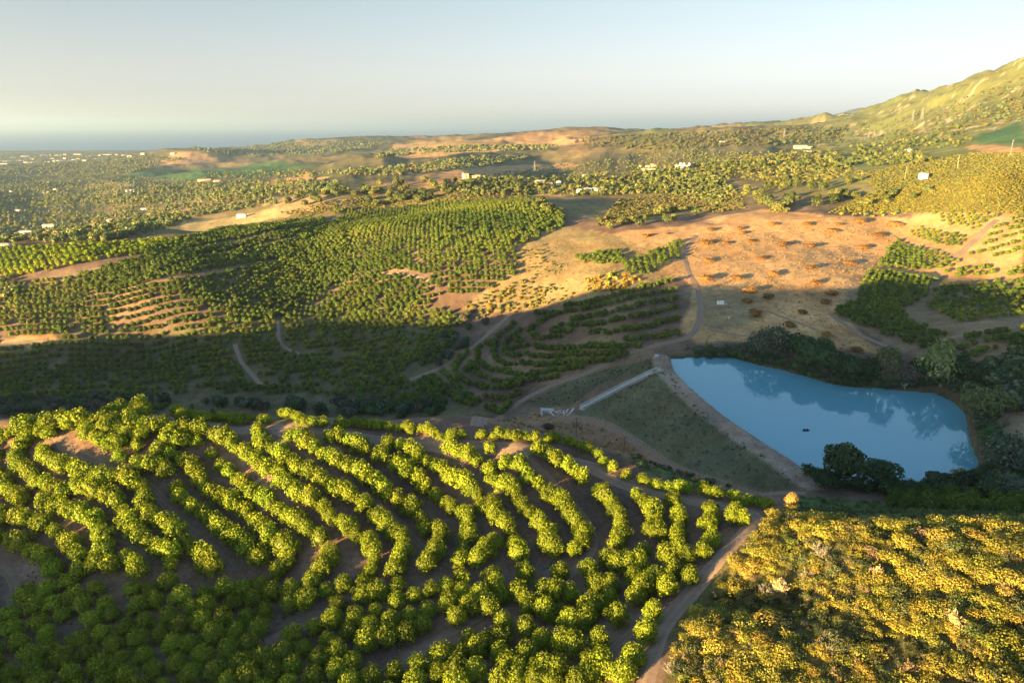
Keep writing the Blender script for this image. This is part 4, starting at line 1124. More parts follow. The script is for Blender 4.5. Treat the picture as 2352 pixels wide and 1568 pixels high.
# ------------------------------------------------------------------ bare twiggy snags and dead brush in the chaparral
def snag_mesh(name, seed, h, mat, n=7, spread=0.7, thick=0.05):
    r = random.Random(seed); V, F = [], []
    def stick(a, b, r0, r1):
        base = len(V); d = (b - a).normalized(); u = d.orthogonal().normalized(); w = d.cross(u)
        for p, q in ((a, r0), (b, r1)):
            for j in range(5):
                t = 2 * math.pi * j / 5; V.append(p + (u * math.cos(t) + w * math.sin(t)) * q)
        for j in range(5): F.append((base + j, base + (j + 1) % 5, base + 5 + (j + 1) % 5, base + 5 + j))
    def grow(p, d, L, q, depth):
        e = p + d * L
        stick(p, e, q, q * 0.6)
        if depth:
            for _ in range(3 if depth > 1 else 2):
                nd = (d + Vector((r.gauss(0, .5), r.gauss(0, .5), r.gauss(0.05, .3)))).normalized()
                grow(p.lerp(e, r.uniform(0.5, 1)), nd, L * r.uniform(0.55, 0.8), q * 0.6, depth - 1)
    for i in range(n):
        a = 2 * math.pi * i / n + r.random()
        grow(Vector((0, 0, -0.1)), Vector((math.cos(a) * spread, math.sin(a) * spread, 1)).normalized(), h * r.uniform(0.3, 0.5), thick, 3)
    return np_mesh(name, np.array([v[:] for v in V]), np.array(F), None, False, mat)
def uvp(u, v, lift=0.0): return hit(u, v, lift)[0]
SNAGS = [((1902, 1470), 2.6, 1.1, 'large pale dead bush lowest in the golden brush'), ((1755, 1352), 2.4, 0.7, 'bare grey snag left of the pale dry clump in the brush'), ((1885, 1268), 2.8, 0.5, 'tall bare snag near the top of the brush'),
         ((1545, 1530), 2.0, 1.0, 'pale twiggy dead bush at the left edge of the brush by the road'), ((1860, 1325), 2.2, 0.9, 'tangled bare snag in the middle of the brush'), ((2130, 1300), 1.8, 0.9, 'thin pale dead bush right of the middle of the brush')]
for i, ((u, v), h, sp, lab) in enumerate(SNAGS):
    p = uvp(u, v, 1.0)
    o = empty('dead_bush', p, i * 1.3)
    link('branches', snag_mesh('branches', 400 + i, h, M_BARK_PALE, 7, sp, 0.035), o)
    tag(o, lab, 'dead bush')
# pale feathery bushes that stand out of the brush, and the round golden bush by the crest
def solo(name, part, proto, base, loc, s, lab, cat, rot=0.0, grp=None):
    o = empty(name, loc, rot); o.scale = s if hasattr(s, '__len__') else (s, s, s)
    link(part, crown_mesh(part, proto, base), o)
    return tag(o, lab, cat, grp)
solo('round_bush', 'foliage', crown(430, 1.5, 3.4, 0.2, 6, 1500, 0.13, tips=0.3, spread=0.25, jag=0.1, aspect=1.3), np.array((0.46, 0.34, 0.10)), uvp(1815, 1172), 1.0, 'round golden bush standing alone at the top corner of the brush', 'bush')
solo('feathery_bush', 'foliage', shrub(431, 1.6, 2.3, 900, 0.2, 1.2), np.array((0.55, 0.43, 0.24)), uvp(1790, 1365), 1.0, 'pale straw coloured feathery bush at the left side of the brush', 'bush')
solo('feathery_bush', 'foliage', shrub(432, 1.2, 2.0, 700, 0.18, 1.2), np.array((0.50, 0.38, 0.18)), uvp(2190, 1440), 1.0, 'pale spiky bush in the lower right of the brush', 'bush')
solo('feathery_bush', 'foliage', shrub(433, 1.1, 1.9, 600, 0.18, 1.2), np.array((0.50, 0.38, 0.18)), uvp(2010, 1330), 1.0, 'pale spiky bush above the middle of the brush', 'bush')
solo('orange_bush', 'foliage', crown(434, 1.3, 1.8, 0.2, 6, 500, 0.13, jag=0.3), np.array((0.36, 0.23, 0.09)), uvp(1572, 1096), 1.0, 'orange brown bush behind the hedge at the knoll edge, left of its twin', 'bush')
solo('orange_bush', 'foliage', crown(435, 1.6, 1.7, 0.2, 6, 500, 0.13, jag=0.3), np.array((0.36, 0.24, 0.09)), uvp(1600, 1104), 1.0, 'wider orange brown bush behind the hedge at the knoll edge', 'bush')
solo('dark_bush', 'foliage', crown(436, 2.6, 3.6, 0.2, 8, 700, 0.25, jag=0.2), np.array((0.10, 0.075, 0.05)), uvp(1259, 988), 1.0, 'dark purplish brown bush below the dam beside the pole', 'bush')

# ------------------------------------------------------------------ brown dead trees dotted over the dry field
FIELD = uv_of('N 650 1238;880 1240;1085 1238;1230 1220;1465 1245;235 1275;425 1270;455 1295;1035 1285;1365 1312;200 1367;340 1362;500 1352;710 1377;900 1387;1250 1397|K 185 95;490 78;775 132;990 105;555 172;350 190;165 196;790 222;425 265;525 300;405 322;900 278;855 328;725 388;450 402;645 465;860 512;1035 600') + [(1480, 545), (1495, 542), (1532, 538)]
BUSHW = [26, 27, 18, 27, 34, 24, 25, 24, 30, 33, 28, 22, 25, 28, 24, 30, 28, 26, 30, 30, 32, 32, 40, 30, 34, 30, 32, 34, 28, 28, 42, 35, 32, 34, 22, 16, 14]
bp = [crown(450 + i, 1.5, 1.7, 0.05, 9, 420, 0.17, tips=0.1, jag=0.35, spread=0.75) for i in range(4)]
fb = [crown_mesh('foliage', p, np.array((0.27, 0.15, 0.05)) * k) for p, k in zip(bp, (1, 0.85, 1.1, 0.95))]
ft = trunk_mesh('stem', 0.9, 0.09, 4, 3, None, 0.8)
proto_f = []
def locate(u, v, names):   # a plain phrase for where in the field a bush stands
    lit = v < 640 - (u - 1600) * 0.03
    return lit
for i, ((u, v), w) in enumerate(zip(FIELD, BUSHW)):
    p = uvp(u, v); dep = p[1] * CP - p[2] * SP; s = w / 1568 * dep / 3.0 * rng.uniform(0.85, 1.05)
    lab, grp = ('low orange brown dead tree in the sunlit dry field', 'dead trees in the sunlit field') if v < 650 else ('low brown dead tree in the shaded lower part of the dry field', 'dead trees in the shaded field')
    if i < 4:
        o = empty('dead_tree', p, rng.uniform(0, 6)); link('stem', ft, o); link('foliage', fb[i], o); proto_f.append(o); o.scale = (s, s, s * rng.uniform(0.55, 0.75))
    else:
        o = copy_tree(proto_f[i % 4], p, rng.uniform(0, 6), (s, s * rng.uniform(0.8, 1.1), s * rng.uniform(0.5, 0.75)))
    tag(o, lab, 'dead tree', grp)

# ------------------------------------------------------------------ trees round the pond
OAK = np.array((0.048, 0.08, 0.030)); WILLOW = np.array((0.18, 0.22, 0.08)); GREY = np.array((0.10, 0.13, 0.085)); LUSH = np.array((0.065, 0.12, 0.04))
oakp = [crown(500 + i, 4.0, 7.5, 1.6, 14, 1500, 0.36, tips=0.05, jag=0.15, spread=0.75) for i in range(4)]
loose = [crown(510 + i, 4.0, 8.0, 0.8, 16, 1100, 0.34, tips=0.1, jag=0.4, spread=0.8, core=False) for i in range(4)]
lowb = [crown(520 + i, 3.2, 3.6, 0.0, 12, 900, 0.3, tips=0.05, jag=0.2, spread=0.8) for i in range(3)]
def pond_tree(name, proto, base, u, v, w, lab, seed, hs=1.0, grp=None, proto_w=8.0):
    """w: width on the print; (u, v) the foot of the tree"""
    p = uvp(u, v)
    if p[2] < ZW + 0.1: p[2] = ZW + 0.1
    dep = p[1] * CP - p[2] * SP; s = w / 1568 * dep / proto_w
    o = empty(name, p, seed * 0.7); o.scale = (s, s, s * hs)
    link('trunk', trunk_mesh('trunk', 4.5, 0.28, 5, seed, M_BARK, 0.5), o)
    link('crown', crown_mesh('crown', proto, base), o)
    return tag(o, lab, 'tree', grp)
def k2(x, y): return ((1650 + x / 2.34) * 0.9408, (600 + y / 2.34) * 0.9408)
PT = [  # enlarged-view foot x, y, width, kind, colour, label
 ('oak_tree', oakp[0], OAK, 945, 1385, 215, 1.25, 'tallest dark oak at the near bank of the pond, gaps in its crown'),
 ('oak_tree', oakp[1], OAK, 850, 1385, 140, 0.8, 'low dark oak left of and below the tallest oak by the dam end'),
 ('oak_tree', oakp[2], OAK, 1150, 1375, 185, 0.85, 'broad dark oak right of the tallest oak on the near bank'),
 ('oak_tree', oakp[3], LUSH * 0.8, 1225, 1415, 120, 0.8, 'small green oak below the broad oak on the near bank'),
 ('bushy_tree', oakp[0], OAK, 1475, 1385, 130, 0.7, 'dark bushy tree at the near bank below the middle of the pond'),
 ('bushy_tree', lowb[0], OAK, 1330, 1395, 110, 0.9, 'low dark bush between the oaks and the bushy tree on the near bank'),
 ('bushy_tree', lowb[1], OAK, 1570, 1405, 130, 0.9, 'low dark bush right of the bushy tree on the near bank'),
 ('bushy_tree', oakp[1], OAK * 0.9, 1700, 1410, 160, 0.8, 'dark tree at the near right corner of the pond'),
 ('bushy_tree', oakp[2], OAK * 0.9, 1810, 1440, 170, 0.7, 'dark spreading tree below the near right corner of the pond'),
 ('willow_tree', loose[0], GREY * 0.9, 1930, 1445, 150, 0.8, 'grey green willow at the lower right of the pond'),
 ('willow_tree', loose[1], GREY, 1870, 1300, 230, 1.0, 'large grey green willow leaning over the right end of the pond'),
 ('willow_tree', loose[2], LUSH * 1.1, 1815, 1175, 130, 1.0, 'green willow above the large willow on the right bank'),
 ('willow_tree', loose[3], WILLOW * 0.75, 1740, 1000, 180, 0.9, 'yellow green willow at the upper right bank over its reflection'),
 ('willow_tree', loose[0], WILLOW * 0.6, 1830, 950, 140, 0.9, 'green willow just right of the yellow green bank willow'),
 ('bushy_tree', lowb[2], OAK, 1820, 1080, 90, 1.0, 'small dark bush on the right bank below the track bend'),
 ('willow_tree', loose[1], WILLOW * 0.95, 1475, 785, 165, 1.15, 'tall pale yellow green tree at the far right shore'),
 ('bushy_tree', oakp[3], OAK, 1640, 790, 150, 0.8, 'dark tree right of the tall pale tree at the far shore'),
 ('bushy_tree', oakp[0], OAK, 1390, 770, 130, 0.8, 'dark tree just left of the tall pale tree'),
 ('willow_tree', loose[2], np.array((0.13, 0.11, 0.09)), 1310, 795, 130, 0.7, 'leafless looking greyish tree at the far shore'),
 ('willow_tree', loose[3], WILLOW * 0.7, 1200, 785, 120, 1.3, 'pale green tree right of the palm on the far shore'),
 ('bushy_tree', oakp[1], OAK, 1075, 785, 120, 1.0, 'dark tree just left of the palm on the far shore'),
 ('bushy_tree', oakp[2], OAK * 1.1, 990, 780, 125, 1.0, 'dark round tree second left of the palm'),
 ('bushy_tree', oakp[3], OAK, 910, 765, 130, 1.0, 'dark round tree third left of the palm'),
 ('bushy_tree', oakp[0], LUSH * 0.8, 845, 735, 120, 0.9, 'dark green tree at the point of the far shore'),
 ('bushy_tree', oakp[1], LUSH * 0.9, 765, 715, 140, 1.0, 'rounded green tree left of the far shore point'),
 ('bushy_tree', oakp[2], LUSH * 0.8, 830, 650, 120, 0.8, 'dark tree behind the far shore point'),
 ('bushy_tree', oakp[3], OAK, 720, 655, 120, 1.0, 'dark oak above the far bank of the pond, left of the point'),
 ('bushy_tree', oakp[0], OAK * 1.1, 655, 640, 110, 1.0, 'dark oak in the middle of the far left belt'),
 ('willow_tree', loose[0], GREY * 0.7, 570, 640, 150, 0.9, 'blue green willow in the belt at the far left shore'),
 ('willow_tree', loose[1], GREY * 0.75, 480, 635, 150, 0.8, 'blue green willow at the left end of the shore belt'),
 ('willow_tree', loose[2], GREY * 0.7, 410, 620, 90, 0.6, 'small grey green willow where the belt starts'),
]
for i, (nm, pr, base, x, y, w, hs, lab) in enumerate(PT):
    pond_tree(nm, pr, base, *k2(x, y), w * 1.1 * 0.9408 / 2.34, lab, 520 + i, hs * (1.3 if y < 800 else 1.05))
# brush crowding the water's edge
def shore():
    r = np.random.default_rng(97); c = POND.mean(0); pts = []
    for i in range(1, 21):
        a, b = POND[i], POND[i + 1]; L = np.hypot(*(b - a)); nn = np.array((b - a)[::-1]) * (1, -1) / L
        if nn @ (c - a) > 0: nn = -nn
        for _ in range(int(L * 1.5)): pts.append(a + (b - a) * r.random() + nn * abs(r.normal() * 3.2) + nn * 0.8)
    xy = np.array(pts)
    lo = [crown(540 + i, 1.5, 2.4, 0.0, 8, 220, 0.24, tips=0.05, jag=0.35, core=False) for i in range(4)]
    merge('shore_brush', put(lo, xy, 0.5, 1.6, [OAK * 1.2, GREY * 0.8, LUSH, WILLOW * 0.7], [3, 3, 3, 1], r), label='dark brush and reeds crowding the far and right banks of the pond')
shore()
# the palm
def palm(loc, h, s, lab, seed=0, crown_r=2.6, grp=None, part_tr=True):
    o = empty('palm_tree', loc, seed); o.scale = (s,) * 3
    link('trunk', trunk_mesh('trunk', h, 0.28, 0, 61, M_BARK, 0, 0.02), o)
    r = random.Random(seed + 5); V, F = [], []
    for i in range(44):
        a = r.uniform(0, 6.28); el = r.uniform(-0.5, 1.3); L = crown_r * r.uniform(0.8, 1.1)
        d = Vector((math.cos(a) * math.cos(el), math.sin(a) * math.cos(el), math.sin(el)))
        side = Vector((-math.sin(a), math.cos(a), 0)); n = 7; base = len(V)
        for j in range(n):
            t = j / (n - 1); p = Vector((0, 0, h)) + d * L * t + Vector((0, 0, -0.9 * t * t * crown_r * 0.45)); wd = 0.3 * math.sin(math.pi * (0.12 + 0.85 * t)) * crown_r / 2.6
            V += [p - side * wd + Vector((0, 0, -wd * .6)), p, p + side * wd + Vector((0, 0, -wd * .6))]
        for j in range(n - 1):
            b = base + j * 3; F += [(b, b + 1, b + 4, b + 3), (b + 1, b + 2, b + 5, b + 4)]
    link('fronds', np_mesh('fronds', np.array([v[:] for v in V]), np.array(F), np.repeat([[0.09, 0.14, 0.06]], len(V), 0), False, M_LEAF), o)
    return tag(o, lab, 'palm tree', grp)
pp = uvp(*k2(1122, 785)); palm(pp, 5.0, 1.15, 'single date palm among the dark trees on the far shore', 3, 3.4)

# ------------------------------------------------------------------ woods, creek growth and scrub farther off
mid = [crown(600 + i, 3.2, 5.6, 0.5, 10, 280, 0.55, tips=0.08, jag=0.2, spread=0.75) for i in range(6)]
small = [crown(610 + i, 3.0, 4.6, 0.2, 7, 90, 0.78, tips=0.0, jag=0.2) for i in range(5)]
bushlet = [crown(620 + i, 1.3, 1.3, 0.0, 4, 34, 0.38, tips=0.0, jag=0.2, core=True) for i in range(4)]
RW = np.random.default_rng(88)
WOODC = [np.array((0.10, 0.125, 0.035)), np.array((0.14, 0.155, 0.04)), np.array((0.075, 0.10, 0.035)), np.array((0.18, 0.185, 0.055))]
CREEKC = [GREY * 0.9, OAK * 1.1, LUSH, np.array((0.12, 0.11, 0.07))]  # grey green to dark green palette of the creek trees
IND_WOODS = [  # outline, how many, size range, colours, label, group : single trees one can tell apart
 ([(-20, 930), (200, 915), (420, 925), (640, 925), (900, 935), (1050, 945), (1090, 970), (900, 975), (640, 950), (400, 925), (150, 960), (-20, 975)], 120, 0.7, 1.3, CREEKC, 'grey green shaded tree in the creek thicket behind the knoll', 'creek thicket behind the knoll'),
 ([(1040, 740), (1110, 705), (1140, 720), (1090, 780), (1030, 840), (990, 860), (960, 850)], 26, 0.6, 1.1, CREEKC, 'shaded willow along the creek bed between the groves', 'willows along the creek bed'),
 ([(650, 470), (700, 445), (780, 430), (800, 450), (700, 480)], 16, 1.1, 1.9, WOODC, 'sunlit oak on the ridge left of the pale saddle track', 'oaks on the left ridge'),
 ([(800, 445), (920, 415), (1020, 405), (1060, 425), (1050, 455), (900, 475), (830, 480)], 46, 1.1, 1.9, WOODC, 'sunlit oak on the wooded ridge left of the yellow house', 'oaks left of the yellow house'),
 ([(1180, 455), (1250, 460), (1290, 490), (1280, 510), (1220, 480)], 14, 0.9, 1.5, WOODC, 'sunlit oak on the ridge edge above the shaded gully', 'oaks above the shaded gully'),
 ([(1370, 505), (1480, 490), (1600, 480), (1640, 490), (1540, 510), (1400, 535)], 18, 0.8, 1.5, WOODC, 'sunlit tree along the upper edge of the dry field, left half', 'trees above the dry field'),
 ([(1700, 450), (1760, 400), (1850, 400), (1960, 410), (2010, 440), (1990, 480), (1900, 490), (1760, 490)], 62, 0.8, 1.6, WOODC, 'sunlit oak in the open wood above the dry field', 'oaks above the dry field'),
 ([(2020, 425), (2150, 440), (2120, 475), (2000, 480)], 8, 0.7, 1.1, WOODC, 'sunlit oak on the slope below the white tank', 'oaks below the white tank'),
]
wood_cr = {}
nidx = 0
for uv, n, s0, s1, cols, lab, grp in IND_WOODS:
    P = uv_scatter(uv, n, 700 + nidx, 215); nidx += 1
    ms = [crown_mesh('crown', mid[k], cols[k % len(cols)] * (1, 0.9, 1.1, 1, 0.85, 1.15)[k]) for k in range(6)]
    tr = trunk_mesh('trunk', 3.0, 0.2, 3, 9, None, 0.5)
    fs = {}
    for i, p in enumerate(P):
        s = RW.uniform(s0, s1); sc = (s, s * RW.uniform(0.85, 1.15), s * RW.uniform(0.8, 1.25)); k = i % 6
        if k not in fs:
            o = empty('oak_tree' if 'oak' in lab else 'tree', p, RW.uniform(0, 6)); o.scale = sc; link('trunk', tr, o); link('crown', ms[k], o); fs[k] = o
        else: o = copy_tree(fs[k], p, RW.uniform(0, 6), sc)
        tag(o, lab, 'tree', grp)
jobs = []
def w(uv, n, s0, s1, cols, seed, protos=None, wt=None, flat=None):
    P = uv_scatter(uv, int(n * (1 if protos else 1.35)), seed)
    jobs.extend(put(protos or small, P[:, :2], s0 * (1 if protos else 0.78), s1 * (1 if protos else 0.78), cols, wt or [1] * len(cols), RW, flat=flat))
# ridge groves and gardens in the middle distance
w([(1000, 440), (1130, 400), (1250, 385), (1420, 360), (1560, 335), (1650, 350), (1700, 390), (1640, 440), (1400, 450), (1200, 450), (1050, 450)], 1500, 0.7, 1.5, WOODC, 801)
w([(1450, 400), (1640, 400), (1700, 440), (1650, 470), (1500, 440)], 350, 0.6, 1.0, [c * 1.25 for c in WOODC], 802)
w([(1560, 345), (1760, 350), (1900, 345), (1980, 375), (1900, 400), (1700, 400), (1600, 380)], 380, 0.8, 1.7, WOODC, 803)
w([(1950, 350), (2100, 350), (2150, 372), (2000, 385)], 110, 0.9, 1.7, WOODC, 804)
# the plain on the left
PL = [np.array((0.14, 0.17, 0.06)), np.array((0.11, 0.15, 0.055)), np.array((0.18, 0.20, 0.06)), np.array((0.21, 0.21, 0.07))]
w([(-220, 560), (-220, 460), (200, 455), (420, 450), (620, 440), (640, 470), (450, 500), (380, 525), (240, 555), (100, 560)], 1400, 0.9, 2.0, PL, 810)
w([(-220, 470), (-220, 400), (200, 400), (500, 420), (760, 415), (800, 440), (600, 455), (300, 470)], 1900, 1.1, 2.4, PL, 811)
w([(-220, 400), (-220, 352), (300, 352), (420, 365), (300, 400)], 1600, 1.6, 3.2, PL, 812)
w([(420, 330), (760, 325), (900, 330), (760, 355), (600, 360), (460, 350)], 400, 2.0, 3.6, PL, 813)
w([(700, 400), (900, 405), (1100, 385), (1250, 360), (1100, 360), (900, 385), (760, 395)], 500, 1.2, 2.4, PL, 814)
w([(850, 365), (1000, 352), (1250, 345), (1300, 335), (1100, 335), (900, 345)], 260, 1.8, 3.2, PL, 815)
w([(0, 640), (60, 660), (0, 700)], 14, 0.8, 1.4, PL, 816)
w([(420, 545), (700, 500), (740, 500), (600, 520), (430, 560)], 60, 0.6, 1.0, WOODC, 817)
w([(420, 400), (700, 390), (750, 405), (560, 415)], 110, 1.3, 2.4, PL, 818)
# the mountain flank: dark clumps in the gullies
w([(1930, 330), (2080, 300), (2200, 290), (2250, 330), (2080, 355), (1960, 350)], 160, 0.9, 2.0, WOODC, 820)
w([(1960, 290), (2150, 250), (2352, 180), (2352, 280), (2200, 300), (2000, 320)], 260, 0.9, 2.2, [SCRUB * 0.7, SAGE], 821)
w([(1300, 320), (1700, 300), (1950, 290), (1930, 330), (1500, 345), (1350, 340)], 500, 1.4, 2.8, [SCRUB * 0.6, SAGE * 0.8], 822)
merge('woodland', jobs, label='trees scattered over the far plain, the ridge gardens and the mountain foot')
jobs = []
w([(1900, 490), (2010, 440), (2130, 430), (2352, 380), (2400, 370), (2400, 495), (2300, 490), (2100, 488)], 7500, 0.45, 1.15, [OLIVE * 0.62, SCRUB, GOLD * 0.5, SAGE], 830, bushlet, [4, 4, 2, 1])
w([(1980, 400), (2100, 370), (2250, 350), (2352, 352), (2352, 385), (2130, 432), (2010, 440)], 3600, 0.5, 1.2, [OLIVE * 0.65, SCRUB, SAGE], 831, bushlet)
w([(1500, 450), (1700, 440), (1710, 480), (1640, 490), (1600, 478), (1480, 500), (1370, 520), (1420, 460)], 3600, 0.6, 1.3, [OLIVE * 0.6, SCRUB * 0.8, SAGE, TAN * 0.7], 832, bushlet)
w([(640, 490), (800, 455), (1060, 445), (1180, 455), (1100, 462), (900, 480), (760, 485), (700, 500)], 900, 0.7, 1.5, [OLIVE * 0.65, SAGE, GOLD * 0.6], 833, bushlet)
w([(1600, 360), (1900, 350), (1990, 400), (1800, 430), (1650, 400)], 1100, 1.0, 2.0, [OLIVE * 0.65, SAGE, GOLD * 0.6], 834, bushlet)
w([(1060, 705), (1150, 655), (1220, 640), (1330, 680), (1200, 715), (1100, 740)], 170, 0.7, 1.6, [OLIVE * 0.5, SAGE, GOLD * 0.5], 835, bushlet)
w([(1340, 640), (1420, 625), (1480, 640), (1420, 670), (1340, 670)], 90, 0.9, 1.8, [np.array((0.40, 0.22, 0.03)), GOLD * 0.7, OLIVE * 0.6], 836, bushlet)
w([(1180, 570), (1250, 560), (1300, 620), (1250, 640), (1190, 630)], 60, 0.6, 1.2, [OLIVE * 0.5, SAGE], 837, bushlet)
w([(1560, 800), (1700, 790), (1730, 820), (1600, 818)], 60, 0.6, 1.3, [GREY, SAGE, TAN * 0.6], 838, bushlet)
w([(2180, 860), (2352, 800), (2400, 830), (2400, 930), (2290, 950), (2240, 930)], 200, 1.2, 3.0, [GREY * 0.9, SAGE, OAK], 839, bushlet)
w([(2270, 980), (2352, 1030), (2400, 1100), (2400, 1180), (2250, 1130), (2275, 1080)], 160, 1.0, 2.2, [GREY * 0.9, OAK, GREEN], 840, bushlet)
w([(1440, 1040), (1560, 1085), (1700, 1125), (1640, 1115), (1500, 1070)], 60, 0.7, 1.5, [OAK, SAGE, DARKSAGE], 841, bushlet)
w([(1900, 495), (2060, 485), (2110, 492), (2000, 500)], 30, 0.9, 1.8, [OLIVE, SAGE], 842, bushlet)
merge('hillside_scrub', jobs, label='low olive scrub over the sunlit slopes and creek banks across the valley')

# ------------------------------------------------------------------ built things
def plain(name, col, rough=0.7, var=0.12, scale=1.5):
    c = np.array(col); return noisy(name, tuple(c * (1 - var)), tuple(c * (1 + var)), scale, rough)
M_STUCCO = plain('cream_stucco', (0.62, 0.53, 0.33)); M_WHITE = plain('white_paint', (0.56, 0.55, 0.52), 0.6, 0.08); M_PINK = plain('pink_stucco', (0.62, 0.42, 0.30))
M_TILE = plain('red_roof_tile', (0.38, 0.16, 0.09), 0.8, 0.25, 3); M_BROWNROOF = plain('brown_roof', (0.16, 0.11, 0.08), 0.8, 0.25, 3); M_GREYROOF = plain('grey_roof', (0.36, 0.37, 0.38), 0.6, 0.1, 3)
M_PANE = plain('dark_glass', (0.03, 0.04, 0.05), 0.15, 0.05); M_WOOD = plain('pole_wood', (0.17, 0.12, 0.085), 0.9, 0.2, 4); M_PALEWOOD = plain('bleached_pole', (0.42, 0.36, 0.28), 0.9, 0.15, 4)
M_STEEL = plain('grey_steel', (0.26, 0.26, 0.25), 0.5, 0.1, 4); M_BLACK = plain('black_float', (0.03, 0.03, 0.03), 0.6, 0.1)
M_TOWN = plain('muted_white', (0.38, 0.36, 0.34)); M_CONCRETE = noisy('concrete', (0.42, 0.41, 0.38), (0.56, 0.54, 0.50), 0.8, 0.9)  # town walls: an even white toned down to look less stark

class MB:
    def __init__(s): s.v, s.f = [], []
    def box(s, x0, x1, y0, y1, z0, z1, M=None):
        b = len(s.v)
        p = [Vector(c) for c in ((x0, y0, z0), (x1, y0, z0), (x1, y1, z0), (x0, y1, z0), (x0, y0, z1), (x1, y0, z1), (x1, y1, z1), (x0, y1, z1))]
        s.v += [M @ q if M else q for q in p]
        s.f += [tuple(b + i for i in q) for q in ((0, 3, 2, 1), (4, 5, 6, 7), (0, 1, 5, 4), (1, 2, 6, 5), (2, 3, 7, 6), (3, 0, 4, 7))]
        return s
    def prism(s, x0, x1, y0, y1, z, h, over=0.5, hip=0.0):
        """a pitched roof with its ridge along x"""
        b = len(s.v); x0 -= over; x1 += over; y0 -= over; y1 += over; m = (y0 + y1) / 2
        s.v += [Vector(c) for c in ((x0, y0, z), (x1, y0, z), (x1, y1, z), (x0, y1, z), (x0 + hip, m, z + h), (x1 - hip, m, z + h))]
        s.f += [tuple(b + i for i in q) for q in ((0, 1, 5, 4), (2, 3, 4, 5), (1, 2, 5), (3, 0, 4), (0, 3, 2, 1))]
        return s
    def tube(s, a, b, r0, r1=None, k=8, caps=True):
        a, b = Vector(a), Vector(b); d = (b - a).normalized(); u = d.orthogonal().normalized(); w = d.cross(u); o = len(s.v); r1 = r0 if r1 is None else r1
        for p, q in ((a, r0), (b, r1)):
            for j in range(k):
                t = 2 * math.pi * j / k; s.v.append(p + (u * math.cos(t) + w * math.sin(t)) * q)
        for j in range(k): s.f.append((o + j, o + (j + 1) % k, o + k + (j + 1) % k, o + k + j))
        if caps: s.f += [tuple(o + j for j in range(k))[::-1], tuple(o + k + j for j in range(k))]
        return s
    def build(s, name, mat, parent=None):
        me = bpy.data.meshes.new(name); me.from_pydata([v[:] for v in s.v], [], s.f); me.update(); me.materials.append(mat)
        return link(name, me, parent)

def house(u, v, name, lab, wings, wall=M_STUCCO, roof=M_TILE, rot=0.0, cat='house', grp=None, win=True, flat=False, at=None):
    """wings: (x0, x1, y0, y1, height, roof height); each wing keeps its own roof and windows"""
    p = uvp(u, v) if at is None else np.array(at)
    o = empty(name, (p[0], p[1], p[2]), rot)
    wl, rf = MB(), MB()
    for (x0, x1, y0, y1, h, rh) in wings:
        wl.box(x0, x1, y0, y1, -3.5, h)
        if rh > 0: rf.prism(x0, x1, y0, y1, h, rh, 0.6, min(rh * 1.1, (x1 - x0) * 0.3))
        else: rf.box(x0 - .3, x1 + .3, y0 - .3, y1 + .3, h, h + 0.35)
    wl.build('wall', wall, o); rf.build('roof', roof, o)
    if win:
        for (x0, x1, y0, y1, h, rh) in wings:
            n = max(1, int((x1 - x0) / 4.5)); levels = 2 if h > 5 else 1
            for lv in range(levels):
                for i in range(n):
                    cx = x0 + (i + 0.5) * (x1 - x0) / n; z0 = 0.9 + lv * 2.9
                    MB().box(cx - 0.9, cx + 0.9, y0 - 0.06, y0 + 0.1, z0, z0 + 1.4).build('window', M_PANE, o)
            cy = (y0 + y1) / 2
            MB().box(x0 - 0.06, x0 + 0.1, cy - 0.9, cy + 0.9, 0.9, 2.3).build('window', M_PANE, o)
    return tag(o, lab, cat, grp)

house(1078, 409, 'hill_house', 'cream house with a tall lit gable end on the ridge crest left of centre', [(-9, -2, -4, 5, 6.5, 2.2), (-2, 9, -2, 6, 3.6, 1.6), (9, 15, -4, 6, 4.2, 1.6)], M_STUCCO, M_BROWNROOF, 0.35)
house(1498, 384, 'red_roofed_house', 'cream house with red tiled roofs and a white upper storey among the ridge trees', [(-16, -8, -4, 4, 3.8, 1.6), (-6, 10, -2, 6, 4.6, 2.2), (-2, 5, 0, 7, 7.6, 1.2)], M_STUCCO, M_TILE, 0.2)
house(1491, 391, 'terrace', 'low pink retaining terrace below the red roofed house', [(-12, 9, -3, 3, 2.2, 0)], M_PINK, M_PINK, 0.2, 'terrace', None, False)
house(1472, 383, 'guest_house', 'small yellow cottage at the left of the red roofed house', [(-4, 4, -3, 3, 3.6, 1.5)], M_STUCCO, M_TILE, 0.5)
house(1569, 386, 'white_building', 'long low white building with tanks on the ridge right of the red roofed house', [(-11, 8, -4, 4, 4.0, 0)], M_WHITE, M_WHITE, 0.1)
for i, (uu, h) in enumerate(((1563, 6.4), (1571, 6.2), (1583, 6.0))):
    p = uvp(uu, 384.5); o = MB().tube((0, 0, -2), (0, 0, h), 2.0, 2.0, 14).tube((0, 0, h), (0, 0, h + 0.9), 2.0, 0.4, 14).build('storage_tank', M_WHITE)
    o.location = tuple(p); tag(o, ('leftmost', 'middle', 'rightmost')[i] + ' round white tank standing at the long white ridge building', 'tank')
house(1842, 340, 'mansion', 'large pale mansion with flat terraces on the wooded hilltop', [(-24, 14, -6, 6, 6.5, 1.8), (-12, 20, -14, -6, 3.2, 0), (14, 28, -4, 6, 4.0, 1.4)], M_PINK, M_GREYROOF, -0.15)
house(1855, 351, 'pool_house', 'small grey roofed outbuilding below the hilltop mansion', [(-6, 6, -3, 3, 3.0, 1.0)], M_WHITE, M_GREYROOF, 0.1)
